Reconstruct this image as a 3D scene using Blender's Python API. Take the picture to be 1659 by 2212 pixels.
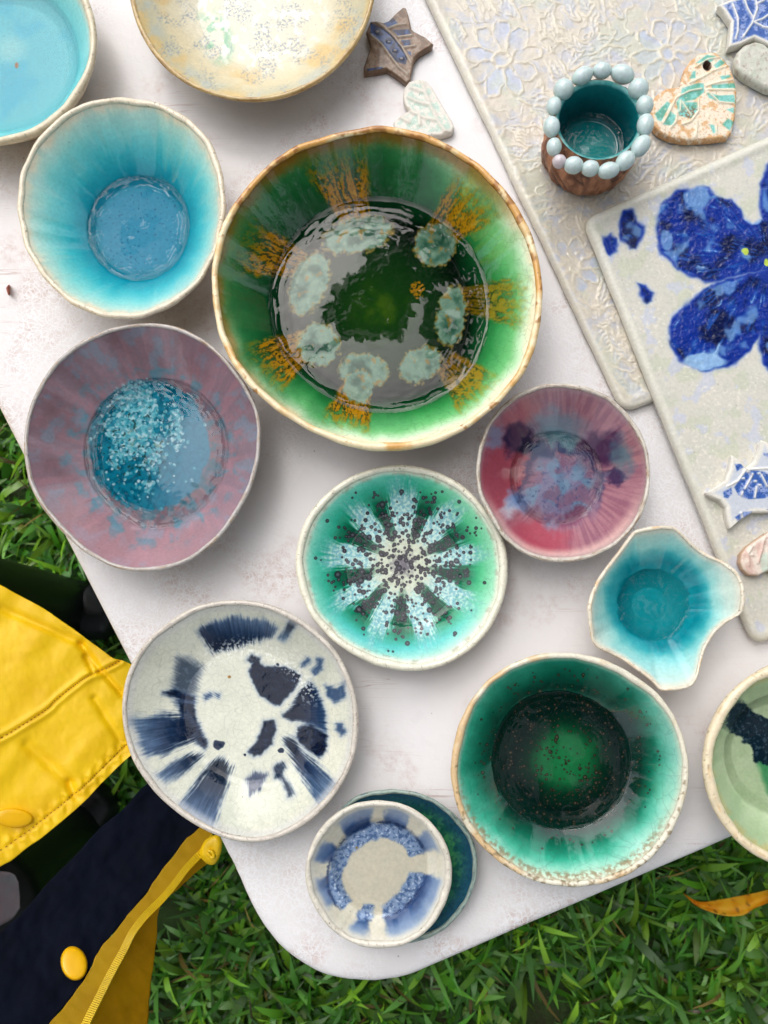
import bpy, bmesh, math, random
import numpy as np
from mathutils import Matrix, Vector

# ------------------------------------------------------------------ clear
for o in list(bpy.data.objects):
    bpy.data.objects.remove(o, do_unlink=True)
scene = bpy.context.scene
COL = scene.collection
random.seed(7)
RNG = np.random.default_rng(7)

# ------------------------------------------------------------------ camera
FPX, CX, CY = 1662.0, 829.5, 1106.0          # focal length and centre in a 1659 x 2212 frame
NADIR = (920.0, 1320.0)                      # where the plumb line under the lens meets the frame
TAB = 0.74                                   # table top height
CAMZ = TAB + 0.585
_d = np.array([(NADIR[0] - CX) / FPX, (CY - NADIR[1]) / FPX, -1.0]); _d /= np.linalg.norm(_d)
_Z = -_d
_Y = np.array([0, 1.0, 0]); _Y -= (_Y @ _Z) * _Z; _Y /= np.linalg.norm(_Y)
_X = np.cross(_Y, _Z)
RCW = np.array([_X, _Y, _Z])                 # camera -> world
cam_d = bpy.data.cameras.new('camera'); cam = bpy.data.objects.new('camera', cam_d); COL.objects.link(cam)
M = Matrix(RCW.tolist()).to_4x4(); M.translation = (0, 0, CAMZ); cam.matrix_world = M
cam_d.sensor_fit = 'VERTICAL'; cam_d.sensor_height = 34.6; cam_d.lens = 34.6 * FPX / 2212.0
cam_d.clip_start = 0.01; cam_d.clip_end = 600
cam_d.dof.use_dof = True; cam_d.dof.focus_distance = 0.57; cam_d.dof.aperture_fstop = 12.0
scene.camera = cam

# ------------------------------------------------------------------ sky, sun, exposure
SUN_DIR = Vector((-0.24, 0.56, 1.0)).normalized()      # towards the bright part of the overcast sky
elev = math.asin(SUN_DIR.z); azim = math.atan2(SUN_DIR.x, SUN_DIR.y)
world = bpy.data.worlds.new('World'); scene.world = world; world.use_nodes = True
wn, wl = world.node_tree.nodes, world.node_tree.links
wn.clear()
sky = wn.new('ShaderNodeTexSky'); sky.sky_type = 'NISHITA'; sky.sun_disc = False
sky.sun_elevation = elev; sky.sun_rotation = azim
sky.air_density = 1.0; sky.dust_density = 4.0; sky.ozone_density = 1.0
hs = wn.new('ShaderNodeHueSaturation'); hs.inputs['Saturation'].default_value = 0.35
bg = wn.new('ShaderNodeBackground'); bg.inputs['Strength'].default_value = 0.15
wo = wn.new('ShaderNodeOutputWorld')
wl.new(sky.outputs[0], hs.inputs['Color']); wl.new(hs.outputs[0], bg.inputs['Color']); wl.new(bg.outputs[0], wo.inputs[0])
sun_d = bpy.data.lights.new('sun', 'SUN'); sun_d.energy = 0.80; sun_d.angle = math.radians(80); sun_d.color = (1, 0.975, 0.95)
sun = bpy.data.objects.new('sun', sun_d); COL.objects.link(sun)
sun.rotation_euler = SUN_DIR.to_track_quat('Z', 'Y').to_euler(); sun.location = (0, 0, 6)
vs = scene.view_settings
vs.view_transform = 'Standard'; vs.look = 'None'; vs.gamma = 1.0; vs.exposure = 0.64
scene.render.engine = 'CYCLES'
scene.cycles.transparent_max_bounces = 16
scene.cycles.max_bounces = 6; scene.cycles.diffuse_bounces = 3; scene.cycles.glossy_bounces = 3

# ------------------------------------------------------------------ numbers
def P(px, py, z):
    """world point on the horizontal plane z seen at frame position px, py"""
    px = np.asarray(px, float); py = np.asarray(py, float); z = np.asarray(z, float)
    c = np.stack(np.broadcast_arrays((px - CX) / FPX, (CY - py) / FPX, -1.0 + 0 * px), -1)
    r = c @ RCW.T
    t = (z - CAMZ) / r[..., 2]
    return np.stack(np.broadcast_arrays(r[..., 0] * t, r[..., 1] * t, z), -1)
def to_px(p):
    q = (p - np.array([0, 0, CAMZ])) @ RCW
    return CX + FPX * q[..., 0] / -q[..., 2], CY - FPX * q[..., 1] / -q[..., 2]
def sm(a, b, x):
    t = np.clip((x - a) / (b - a), 0, 1); return t * t * (3 - 2 * t)
_PERM = np.random.default_rng(3).permutation(256).astype(np.int32); _GA = np.arange(256) / 256 * 6.2831853; _GX, _GY = np.cos(_GA), np.sin(_GA)
def vnoise(x, y, seed=0):
    """gradient noise, about 0..1"""
    ix, iy = np.floor(x), np.floor(y); fx, fy = x - ix, y - iy
    ix = ix.astype(np.int32) + seed * 57; iy = iy.astype(np.int32) + seed * 131
    ux, uy = fx * fx * fx * (fx * (fx * 6 - 15) + 10), fy * fy * fy * (fy * (fy * 6 - 15) + 10)
    p0, p1 = _PERM[ix & 255], _PERM[(ix + 1) & 255]
    def g(p, i, j):
        h = _PERM[(p + iy + j) & 255]; return _GX[h] * (fx - i) + _GY[h] * (fy - j)
    a, b = g(p0, 0, 0), g(p0, 0, 1)
    a = a + ux * (g(p1, 1, 0) - a); b = b + ux * (g(p1, 1, 1) - b)
    return 0.5 + 0.88 * (a + uy * (b - a))
def splat(x, y, pts):
    """soft discs (cx, cy, r): returns ring and core masks"""
    xf, yf = x.ravel(), y.ravel(); ring = np.zeros(xf.shape); core = np.zeros(xf.shape); cell = 12.0
    gi = np.floor(xf / cell).astype(np.int64) * 100000 + np.floor(yf / cell).astype(np.int64); order = np.argsort(gi, kind='stable'); gs = gi[order]
    for X, Y, R in pts:
        m = int(math.ceil((R + 1.5) / cell))
        for i in range(-m, m + 1):
            k = (math.floor(X / cell) + i) * 100000 + math.floor(Y / cell)
            a, b = np.searchsorted(gs, k - m), np.searchsorted(gs, k + m, side='right')
            if a == b: continue
            ix = order[a:b]; dd = np.hypot(xf[ix] - X, yf[ix] - Y)
            ring[ix] = np.maximum(ring[ix], sm(R + 1.2, R + .2, dd)); core[ix] = np.where(dd < R + 1.2, sm(R * .7, R * .2, dd), core[ix])
    return ring.reshape(x.shape), core.reshape(x.shape)
def fbm(x, y, sc, seed=0, octs=4, gain=0.5):
    """0..1, feature size sc"""
    x, y = np.broadcast_arrays(np.asarray(x, float), np.asarray(y, float))
    t = 0; w = 0; a = 1.0; k = 1.0 / sc; x = x * k + seed * 0.37; y = y * k - seed * 0.53
    for i in range(octs):
        t = t + a * (vnoise(x, y, seed + i * 31) - .5); w += a * a; a *= gain
        x, y = (0.8 * x - 0.6 * y) * 2.03 + 5.3, (0.6 * x + 0.8 * y) * 2.03 - 7.7
    return np.clip(0.5 + t / math.sqrt(w) * 0.80, 0, 1)
def fbs(x, y, seed=0, octs=4):
    """streaks that run along y"""
    x, y = np.broadcast_arrays(np.asarray(x, float), np.asarray(y, float)); t = 0; w = 0; a = 1.0
    for i in range(octs):
        t = t + a * (vnoise(x + 3.7 * i + seed * .37, y * (1 + .35 * i) + seed * .53, seed + i * 31) - .5); w += a * a; a *= .55; x = x * 2.07
    return np.clip(.5 + t / math.sqrt(w) * .8, 0, 1)
def col(c):
    return np.array(c, float) / 255.0
def mix(a, b, m):
    m = np.asarray(m)
    if m.ndim: m = m[..., None]
    return a * (1 - m) + b * m
def lin(c):
    c = np.clip(c, 0, 1); return np.where(c <= 0.04045, c / 12.92, ((c + 0.055) / 1.055) ** 2.4)
def ramp(t, stops):
    ks = [k for k, _ in stops]; cs = np.array([col(c) for _, c in stops])
    return np.stack([np.interp(t, ks, cs[:, i]) for i in range(3)], -1)
def sdf(x, y, pts):
    """signed distance to a polygon, negative inside"""
    pts = np.array(pts, float); d = np.full(x.shape, 1e18); inside = np.zeros(x.shape, bool)
    for i in range(len(pts)):
        ax, ay = pts[i]; bx, by = pts[(i + 1) % len(pts)]
        ex, ey = bx - ax, by - ay; wx, wy = x - ax, y - ay
        t = np.clip((wx * ex + wy * ey) / (ex * ex + ey * ey + 1e-9), 0, 1)
        d = np.minimum(d, (wx - t * ex) ** 2 + (wy - t * ey) ** 2)
        c = ((ay > y) != (by > y)) & (x < (bx - ax) * (y - ay) / (by - ay + 1e-12) + ax)
        inside ^= c
    return np.sqrt(d) * np.where(inside, -1, 1)
def sdl(x, y, pts):
    d = np.full(x.shape, 1e18); pts = np.array(pts, float)
    for (ax, ay), (bx, by) in zip(pts[:-1], pts[1:]):
        ex, ey = bx - ax, by - ay; wx, wy = x - ax, y - ay
        t = np.clip((wx * ex + wy * ey) / (ex * ex + ey * ey + 1e-9), 0, 1)
        d = np.minimum(d, (wx - t * ex) ** 2 + (wy - t * ey) ** 2)
    return np.sqrt(d)
def ell(x, y, cx, cy, rx, ry, rot=0):
    a = math.radians(rot); dx, dy = x - cx, y - cy
    u, v = dx * math.cos(a) + dy * math.sin(a), -dx * math.sin(a) + dy * math.cos(a)
    return np.sqrt((u / rx) ** 2 + (v / ry) ** 2)
def zoom(x0, y0, x1, w=1659.0):
    f = (x1 - x0) / w * 0.8848
    return lambda pts: [(x0 * 0.8848 + a * f, y0 * 0.8848 + b * f) for a, b in pts]
def smooth_line(pts, n):
    """dense Catmull-Rom through the points"""
    p = np.array(pts, float); q = np.vstack([2 * p[0] - p[1], p, 2 * p[-1] - p[-2]])
    t = np.linspace(0, len(p) - 1, n); i = np.minimum(t.astype(int), len(p) - 2); f = (t - i)[:, None]
    a, b, c, d = q[i], q[i + 1], q[i + 2], q[i + 3]
    return 0.5 * (2 * b + (c - a) * f + (2 * a - 5 * b + 4 * c - d) * f ** 2 + (3 * b - a - 3 * c + d) * f ** 3)

# ------------------------------------------------------------------ scene helpers
def tag(o, label=None, cat=None, group=None, kind=None):
    if label: o['label'] = label
    if cat: o['category'] = cat
    if group: o['group'] = group
    if kind: o['kind'] = kind
    return o
def empty(name, loc, label, cat, group=None):
    o = bpy.data.objects.new(name, None); COL.objects.link(o); o.location = [float(v) for v in loc]; o.empty_display_size = 0.02
    return tag(o, label, cat, group)
def raw_mesh(name, verts, faces, mat, parent=None, cols=None, smooth=True, org=None):
    """verts in world space; org = origin of the thing"""
    v = np.asarray(verts, np.float64).reshape(-1, 3)
    if org is None and parent is not None: org = np.array(parent.location)
    if org is not None: v = v - np.asarray(org)
    me = bpy.data.meshes.new(name)
    f = np.asarray(faces) if not isinstance(faces, list) else faces
    if isinstance(f, np.ndarray):
        nv = f.shape[1]; nf = f.shape[0]
        me.vertices.add(len(v)); me.vertices.foreach_set('co', v.astype(np.float32).ravel())
        me.loops.add(nf * nv); me.loops.foreach_set('vertex_index', f.astype(np.int32).ravel())
        me.polygons.add(nf); me.polygons.foreach_set('loop_start', np.arange(0, nf * nv, nv, dtype=np.int32))
        me.polygons.foreach_set('loop_total', np.full(nf, nv, np.int32))
        me.update(calc_edges=True)
    else:
        me.from_pydata(v.tolist(), [], f)
    if smooth: me.polygons.foreach_set('use_smooth', np.ones(len(me.polygons), bool))
    if cols is not None:
        at = me.color_attributes.new('glaze', 'FLOAT_COLOR', 'POINT')
        cols = np.asarray(cols); cols = cols.reshape(-1, cols.shape[-1]); c = np.ones((len(v), 4), np.float32); c[:, :3] = lin(cols[:, :3])
        if cols.shape[1] == 4: c[:, 3] = cols[:, 3]
        at.data.foreach_set('color', c.ravel())
    me.materials.append(mat)
    o = bpy.data.objects.new(name, me); COL.objects.link(o)
    if parent is not None: o.parent = parent
    elif org is not None: o.location = [float(t) for t in org]
    return o
def grid_faces(nr, ns, wrap=True, flip=False):
    i = np.arange(nr - 1)[:, None]; m = ns if wrap else ns - 1; j = np.arange(m)[None, :]
    a = i * ns + j; b = i * ns + (j + 1) % ns; c = (i + 1) * ns + (j + 1) % ns; d = (i + 1) * ns + j
    q = np.stack([a, d, c, b] if not flip else [a, b, c, d], -1).reshape(-1, 4)
    return q
def grid_mesh(name, G, mat, parent=None, cols=None, wrap=True, flip=False, org=None):
    nr, ns = G.shape[:2]
    return raw_mesh(name, G.reshape(-1, 3), grid_faces(nr, ns, wrap, flip), mat, parent, None if cols is None else cols.reshape(-1, cols.shape[-1]), True, org)
def tube(pts, rad, n=8):
    """closed-end tube verts/faces through world points; rad scalar or list"""
    p = np.array(pts, float); r = np.broadcast_to(np.asarray(rad, float), (len(p),))
    t = np.gradient(p, axis=0); t /= np.linalg.norm(t, axis=1)[:, None] + 1e-12
    up = np.array([0, 0, 1.0]) if abs(t[0][2]) < 0.9 else np.array([1.0, 0, 0])
    V = []
    for i in range(len(p)):
        a = np.cross(t[i], up); a /= np.linalg.norm(a) + 1e-12; b = np.cross(a, t[i])
        if i and np.dot(a, pa) < 0: a, b = -a, -b
        pa = a
        an = np.linspace(0, 2 * np.pi, n, endpoint=False)
        V.append(p[i] + r[i] * (np.cos(an)[:, None] * a + np.sin(an)[:, None] * b))
    F = grid_faces(len(p), n).tolist()
    F.append(list(range(n))); F.append([(len(p) - 1) * n + k for k in range(n)][::-1])
    return np.concatenate(V), F

# ------------------------------------------------------------------ materials
def nt(name):
    m = bpy.data.materials.new(name); m.use_nodes = True
    n, l = m.node_tree.nodes, m.node_tree.links
    return m, n, l, n['Principled BSDF']
def add(n, t, **kw):
    o = n.new(t)
    for k, v in kw.items():
        if k in o.inputs.keys(): o.inputs[k].default_value = v
        else: setattr(o, k, v)
    return o
def mixrgb(n, l, a, b, fac, blend='MIX'):
    m = n.new('ShaderNodeMix'); m.data_type = 'RGBA'; m.blend_type = blend
    for sock, v in ((m.inputs[6], a), (m.inputs[7], b), (m.inputs[0], fac)):
        if hasattr(v, 'is_output'): l.new(v, sock)
        else: sock.default_value = v
    return m.outputs[2]
def mrange(n, l, v, a, b, c=0.0, d=1.0):
    m = n.new('ShaderNodeMapRange'); l.new(v, m.inputs[0])
    for i, t in enumerate((a, b, c, d)): m.inputs[i + 1].default_value = t
    return m.outputs[0]
def glaze(name, rough=0.13, bump=0.15, scale=90, speck=0.35, crackle=0.0, ior=1.62, fine=0.10, craze_scale=140):
    """fired glaze: the colour laid on the piece plus iron specks, fine crazing and a slightly rippled gloss"""
    m, n, l, b = nt(name)
    at = add(n, 'ShaderNodeAttribute', attribute_name='glaze')
    tc = n.new('ShaderNodeTexCoord'); oc = tc.outputs['Object']
    c = at.outputs['Color']
    nz = add(n, 'ShaderNodeTexNoise', Scale=420.0, Detail=5.0, Roughness=0.6); l.new(oc, nz.inputs['Vector'])
    v = mrange(n, l, nz.outputs[0], 0.25, 0.75, 1 - fine, 1 + fine)
    vm = add(n, 'ShaderNodeVectorMath', operation='SCALE'); l.new(c, vm.inputs[0]); l.new(v, vm.inputs['Scale'])
    c = vm.outputs[0]
    if speck > 0:
        vo = add(n, 'ShaderNodeTexVoronoi', Scale=170.0, Randomness=1.0); l.new(oc, vo.inputs['Vector'])
        n2 = add(n, 'ShaderNodeTexNoise', Scale=60.0, Detail=1.0); l.new(oc, n2.inputs['Vector'])
        a1 = mrange(n, l, vo.outputs['Distance'], 0.07, 0.12, 1, 0)
        a2 = mrange(n, l, n2.outputs[0], 0.58, 0.64, 0, speck)
        mu = add(n, 'ShaderNodeMath', operation='MULTIPLY'); l.new(a1, mu.inputs[0]); l.new(a2, mu.inputs[1])
        c = mixrgb(n, l, c, (0.05, 0.035, 0.025, 1), mu.outputs[0])
    if crackle > 0:
        nw = add(n, 'ShaderNodeTexNoise', Scale=45.0, Detail=2.0); l.new(oc, nw.inputs['Vector'])
        mx = mixrgb(n, l, oc, nw.outputs['Color'], 0.012)
        vc = add(n, 'ShaderNodeTexVoronoi', Scale=float(craze_scale), feature='DISTANCE_TO_EDGE'); l.new(mx, vc.inputs['Vector'])
        k = mrange(n, l, vc.outputs['Distance'], 0.0, 0.035, crackle, 0)
        c = mixrgb(n, l, c, (0.04, 0.045, 0.035, 1), k)
    l.new(c, b.inputs['Base Color'])
    b.inputs['IOR'].default_value = ior
    l.new(mrange(n, l, at.outputs['Alpha'], 0, 1, 0, .5), b.inputs['Specular IOR Level'])      # glaze under water hardly mirrors
    r2 = add(n, 'ShaderNodeTexNoise', Scale=35.0, Detail=3.0); l.new(oc, r2.inputs['Vector'])
    l.new(mrange(n, l, r2.outputs[0], 0.3, 0.7, rough * 0.6, rough * 1.5), b.inputs['Roughness'])
    if bump > 0:
        nb = add(n, 'ShaderNodeTexNoise', Scale=float(scale), Detail=3.0, Roughness=0.5); l.new(oc, nb.inputs['Vector'])
        bp = add(n, 'ShaderNodeBump', Strength=bump, Distance=0.001); l.new(nb.outputs[0], bp.inputs['Height'])
        l.new(bp.outputs[0], b.inputs['Normal'])
    return m
def plain(name, c, rough=0.5, metal=0.0, var=0.12, scale=60, bump=0.1, bscale=None, sheen=0.0):
    m, n, l, b = nt(name)
    tc = n.new('ShaderNodeTexCoord'); oc = tc.outputs['Object']
    nz = add(n, 'ShaderNodeTexNoise', Scale=float(scale), Detail=5.0, Roughness=0.6); l.new(oc, nz.inputs['Vector'])
    lc = lin(col(c))
    cc = mixrgb(n, l, (*(lc * (1 - var)), 1), (*np.minimum(lc * (1 + var), 1), 1), mrange(n, l, nz.outputs[0], 0.3, 0.7))
    l.new(cc, b.inputs['Base Color']); b.inputs['Roughness'].default_value = rough; b.inputs['Metallic'].default_value = metal
    if sheen: b.inputs['Sheen Weight'].default_value = sheen
    if bump:
        nb = add(n, 'ShaderNodeTexNoise', Scale=float(bscale or scale * 3), Detail=4.0); l.new(oc, nb.inputs['Vector'])
        bp = add(n, 'ShaderNodeBump', Strength=bump, Distance=0.001); l.new(nb.outputs[0], bp.inputs['Height']); l.new(bp.outputs[0], b.inputs['Normal'])
    return m
def water_material(ior):
    """still rainwater, a few millimetres deep: clear, with a mirror-like skin"""
    m = bpy.data.materials.new('rainwater'); m.use_nodes = True
    n, l = m.node_tree.nodes, m.node_tree.links; n.clear()
    out = n.new('ShaderNodeOutputMaterial'); mx = n.new('ShaderNodeMixShader')
    fr = add(n, 'ShaderNodeFresnel', IOR=ior)
    tr = n.new('ShaderNodeBsdfTransparent'); gl = add(n, 'ShaderNodeBsdfGlossy', Roughness=0.0)
    l.new(fr.outputs[0], mx.inputs[0]); l.new(tr.outputs[0], mx.inputs[1]); l.new(gl.outputs[0], mx.inputs[2]); l.new(mx.outputs[0], out.inputs[0])
    return m
WATER = water_material(1.33); WATER_DEEP = water_material(1.41)
# ------------------------------------------------------------------ round pottery
def outline_polar(pts_px, z, ns, lowpass=None):
    w = P([p[0] for p in pts_px], [p[1] for p in pts_px], z)[:, :2]
    # centroid of the polygon
    x, y = w[:, 0], w[:, 1]; x2, y2 = np.roll(x, -1), np.roll(y, -1); cr = x * y2 - x2 * y; A = cr.sum() / 2
    c = np.array([((x + x2) * cr).sum(), ((y + y2) * cr).sum()]) / (6 * A)
    d = np.vstack([w, w[:1]]); seg = np.linspace(0, 1, 24, endpoint=False)[:, None]
    dense = np.concatenate([d[i] * (1 - seg) + d[i + 1] * seg for i in range(len(w))])
    th = np.arctan2(dense[:, 1] - c[1], dense[:, 0] - c[0]); r = np.hypot(*(dense - c).T)
    o = np.argsort(th); th, r = th[o], r[o]
    T = np.linspace(-np.pi, np.pi, ns, endpoint=False)
    R = np.interp(T, np.concatenate([th - 2 * np.pi, th, th + 2 * np.pi]), np.tile(r, 3))
    if lowpass:
        F = np.fft.rfft(R); k = np.arange(len(F)); F *= np.exp(-(k / lowpass) ** 4); R = np.fft.irfft(F, ns)
    return c, T, R
def circle_px(cx, cy, r, wob=0.0, seed=1, n=40):
    a = np.linspace(0, 2 * np.pi, n, endpoint=False)
    k = 1 + wob * (fbm(np.cos(a) * 2 + seed * 7, np.sin(a) * 2, 1.0, seed) - 0.5) * 2
    return [(cx + r * k[i] * math.cos(a[i]), cy + r * k[i] * math.sin(a[i])) for i in range(n)]
def per_noise(T, k, seed, octs=3):
    return fbm(np.cos(T) * k + seed * 3.1, np.sin(T) * k - seed, 1.0, seed, octs) - 0.5

def bowl(name, label, cat, pts, h, paint, rimcols, outercols, mat, rim_mat, lip=0.0022, sf=0.55, tf=0.006, p=1.5, foot=0.55,
         z0=0.0, lowpass=26, water=None, dens=1.0, group=None, rimpaint=None, wob=0.0012, dish=0.0, ripple=1.0, edge_up=None, wseed=3, slope=(0, 0), lobed=False, wmat=None):
    zb = TAB + z0; zr = zb + h
    c0, T0, R0 = outline_polar(pts, zr, 512, lowpass)
    rpx = R0.mean() / (CAMZ - zr) * FPX / 2.16
    nr = int(max(40, rpx * 1.0 * dens)); ns = int(max(160, rpx * 2 * np.pi * 0.72 * dens))
    c, T, R = outline_polar(pts, zr, ns, lowpass)
    root = empty(name, (c[0], c[1], zb), label, cat, group)
    lipr = lip * (1 + 0.35 * per_noise(T, 1.6, wseed) * 2)
    H = h + wob * per_noise(T, 1.4, wseed + 5) * 2 + wob * 0.35 * per_noise(T, 6, wseed + 9)
    if edge_up is not None: H = H + edge_up(T)
    Rin = R - 2 * lipr
    def zprof(s, Hh):
        t = np.clip((s - sf) / (1 - sf), 0, 1); g = np.where(t > 0, t ** p, 0)
        k = 0.06; g = np.where(t < k, g * sm(0, 1, t / k) , g)
        return tf + dish * (s / sf) ** 2 * (s < sf) + np.where(s >= sf, dish, 0) + (Hh - tf - dish) * g
    s = np.linspace(0, 1, nr)[:, None]
    Rc = Rin.mean() * (0.97 if lobed else 1.0); kk = sm(0.35, 1.0, s) if lobed else sm(0.0, 0.9, s)
    rr = (Rc * (1 - kk) + Rin[None] * kk) * s
    zz = zprof(s, (H - lipr)[None])
    zz = zz + 0.00035 * (fbm(rr * np.cos(T) * 1e3, rr * np.sin(T) * 1e3, 22, wseed) - 0.5) * sm(0, .1, s)
    zz = zz + rr * np.cos(T) * slope[0] + rr * np.sin(T) * slope[1]
    G = np.stack([c[0] + rr * np.cos(T), c[1] + rr * np.sin(T), zb + zz], -1)
    x, y = to_px(G)
    colr = paint(x, y, np.broadcast_to(s, rr.shape), np.broadcast_to(T, rr.shape))
    if water is not None: colr = np.concatenate([colr, np.where(zz < water + .0003, .08, 1.0)[..., None]], -1)
    grid_mesh('glazed_well', G, mat, root, colr)
    # rim
    a = np.linspace(-0.35, math.pi + 0.5, 11)[:, None]
    rl = R[None] - lipr - lipr * np.cos(a); zl = H - lipr + lipr * np.sin(a) + rl * np.cos(T) * slope[0] + rl * np.sin(T) * slope[1]
    Gr = np.stack([c[0] + rl * np.cos(T), c[1] + rl * np.sin(T), zb + zl], -1)
    xr, yr = to_px(Gr)
    aa, tt = np.broadcast_to(a, rl.shape), np.broadcast_to(T, rl.shape)
    rc = rimcols(xr, yr, aa, tt) if callable(rimcols) else rim_simple(*rimcols)(xr, yr, aa, tt)
    grid_mesh('rim', Gr, rim_mat, root, rc)
    # outer wall and foot
    w = np.linspace(0, 1, 18)[:, None]
    so = 1 - (1 - sf) * w
    ko = sm(0.35, 1.0, so) if lobed else sm(0.0, 0.9, so)
    ro = ((Rc + lip) * (1 - ko) + (R - 0.12 * lipr) * ko) * so; Hl = (H - lipr)[None]
    zo = np.clip((zprof(so, Hl) - tf - dish) / (Hl - tf - dish), 0, 1) * (Hl - 0.3 * lipr)
    zo = zo + ro * np.cos(T) * slope[0] * (1 - w) + ro * np.sin(T) * slope[1] * (1 - w)
    ro2 = np.concatenate([ro, ro[-1:] * 0.93, ro[-1:] * 0.0]); zo2 = np.concatenate([zo, zo[-1:] , zo[-1:] + 0.0008])
    Go = np.stack([c[0] + ro2 * np.cos(T), c[1] + ro2 * np.sin(T), zb + zo2 + 0.0004], -1)
    xo, yo = to_px(Go)
    oc = mix(col(outercols[0]) + 0 * Go, col(outercols[1]), sm(.45, .62, fbm(T * 6 + 0 * ro2, zo2 * 900, 1.0, 4)))
    grid_mesh('outer_wall', Go, rim_mat, root, oc)
    if water is not None:
        zw = water
        sw = np.linspace(0, 1, 800); Rm = Rin.mean(); zs = zprof(sw, (H - lipr).mean())
        s_w = float(np.interp(zw, zs + np.arange(800) * 1e-9, sw))
        nw, nsw = 60, 160
        cw, Tw, Rw = outline_polar(pts, zr, nsw, 8); kw = float(sm(0.35, 1.0, s_w) if lobed else sm(0.0, 0.9, s_w)); Rw = (Rc + 2 * lip) * (1 - kw) + Rw * kw
        q = np.linspace(0, 1, nw)[:, None] ** 0.7
        rw = (Rw - 2 * lip) * s_w * 1.012 * q
        lump = fbm(np.cos(Tw) * 3 + 0 * rw, np.sin(Tw) * 3 + q * 2, 1.0, wseed + 3, 3)
        edge = np.exp(-((1 - q) / 0.035)) * 0.0011 + ripple * 0.00022 * np.exp(-((1 - q) / 0.12)) * np.sin((1 - q) * 95 + lump * 14) * sm(.40, .58, lump)
        edge = edge + ripple * 0.000022 * np.sin(fbm(rw * np.cos(Tw) * 1e3, rw * np.sin(Tw) * 1e3, 16, wseed, 2) * 14) * (0.25 + 3.5 * sm(.6, .98, q))
        Gw = np.stack([c[0] + rw * np.cos(Tw), c[1] + rw * np.sin(Tw), zb + zw + edge], -1)
        grid_mesh('rainwater', Gw, wmat or WATER, root, None)
    return root
def rim_simple(base, stain, amt=0.35, seed=2, speck=(90, 70, 50)):
    def f(x, y, a, T):
        n1 = fbm(T * 5, a * 1.2, 1.0, seed, 4); n2 = fbm(x, y, 9, seed + 4, 3)
        c = mix(col(base) + 0 * n1[..., None], col(stain), 0.8 * sm(1 - amt - .12, 1 - amt + .2, n1 * 0.75 + n2 * 0.25))
        c = c * (0.94 + 0.12 * fbm(x, y, 25, seed + 9))[..., None]
        return mix(c, col(speck), sm(.76, .84, fbm(x, y, 6, seed + 11, 2)) * 0.45)
    return f

# ------------------------------------------------------------------ flat pieces cut from a slab
def tablet(name, label, cat, pts, thick, paint, mat, z0=0.0, relief=None, lowpass=None, edge=0.0022, dens=1.6, group=None, tilt=(0, 0), dome=0.0, hole=None, smoothing=0):
    zb = TAB + z0; zt = zb + thick
    c, T, R = outline_polar(pts, zt, 360, lowpass)
    rpx = R.mean() / (CAMZ - zt) * FPX / 2.16
    nr = int(max(28, rpx * dens)); ns = int(max(200, rpx * 2 * np.pi * 0.9 * dens))
    c, T, R = outline_polar(pts, zt, ns, lowpass)
    root = empty(name, (c[0], c[1], zb), label, cat, group)
    # top with rounded shoulder, then side
    s = np.linspace(0, 1, nr)[:, None]
    r = (R[None] - edge) * s
    e = np.linspace(0.12, 1, 6)[:, None] * math.pi / 2
    re = R[None] - edge + edge * np.sin(e); ze = thick - edge + edge * np.cos(e) + 0 * R
    side = np.array([0.5, 0.0])[:, None]
    rs = R[None] - 0.0004 + 0 * side; zs = (thick - edge) * side + 0 * R
    zt0 = thick + dome * (1 - s ** 2) + 0 * r
    RR = np.concatenate([r, re, rs]); ZZ = np.concatenate([zt0, ze, zs])
    G = np.stack([c[0] + RR * np.cos(T), c[1] + RR * np.sin(T), zb + ZZ], -1)
    x, y = to_px(G)
    edge_px = sdf(x, y, pts) if relief is not None or True else None
    if relief is not None:
        hgt = relief(x, y, edge_px)
        k = np.ones(RR.shape); k[nr:] = 0
        G[..., 2] += hgt * k
    G[..., 2] += (G[..., 0] - c[0]) * tilt[0] + (G[..., 1] - c[1]) * tilt[1]
    cc = paint(x, y, edge_px)
    F = grid_faces(*RR.shape)
    if hole is not None:
        hx, hy, hr = hole
        inside = ell(x, y, hx, hy, hr, hr).ravel() < 1
        G.reshape(-1, 3)[inside, 2] = zb + 0.0003
    raw_mesh('tile_body', G.reshape(-1, 3), F, mat, root, cc.reshape(-1, 3))
    return root
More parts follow.
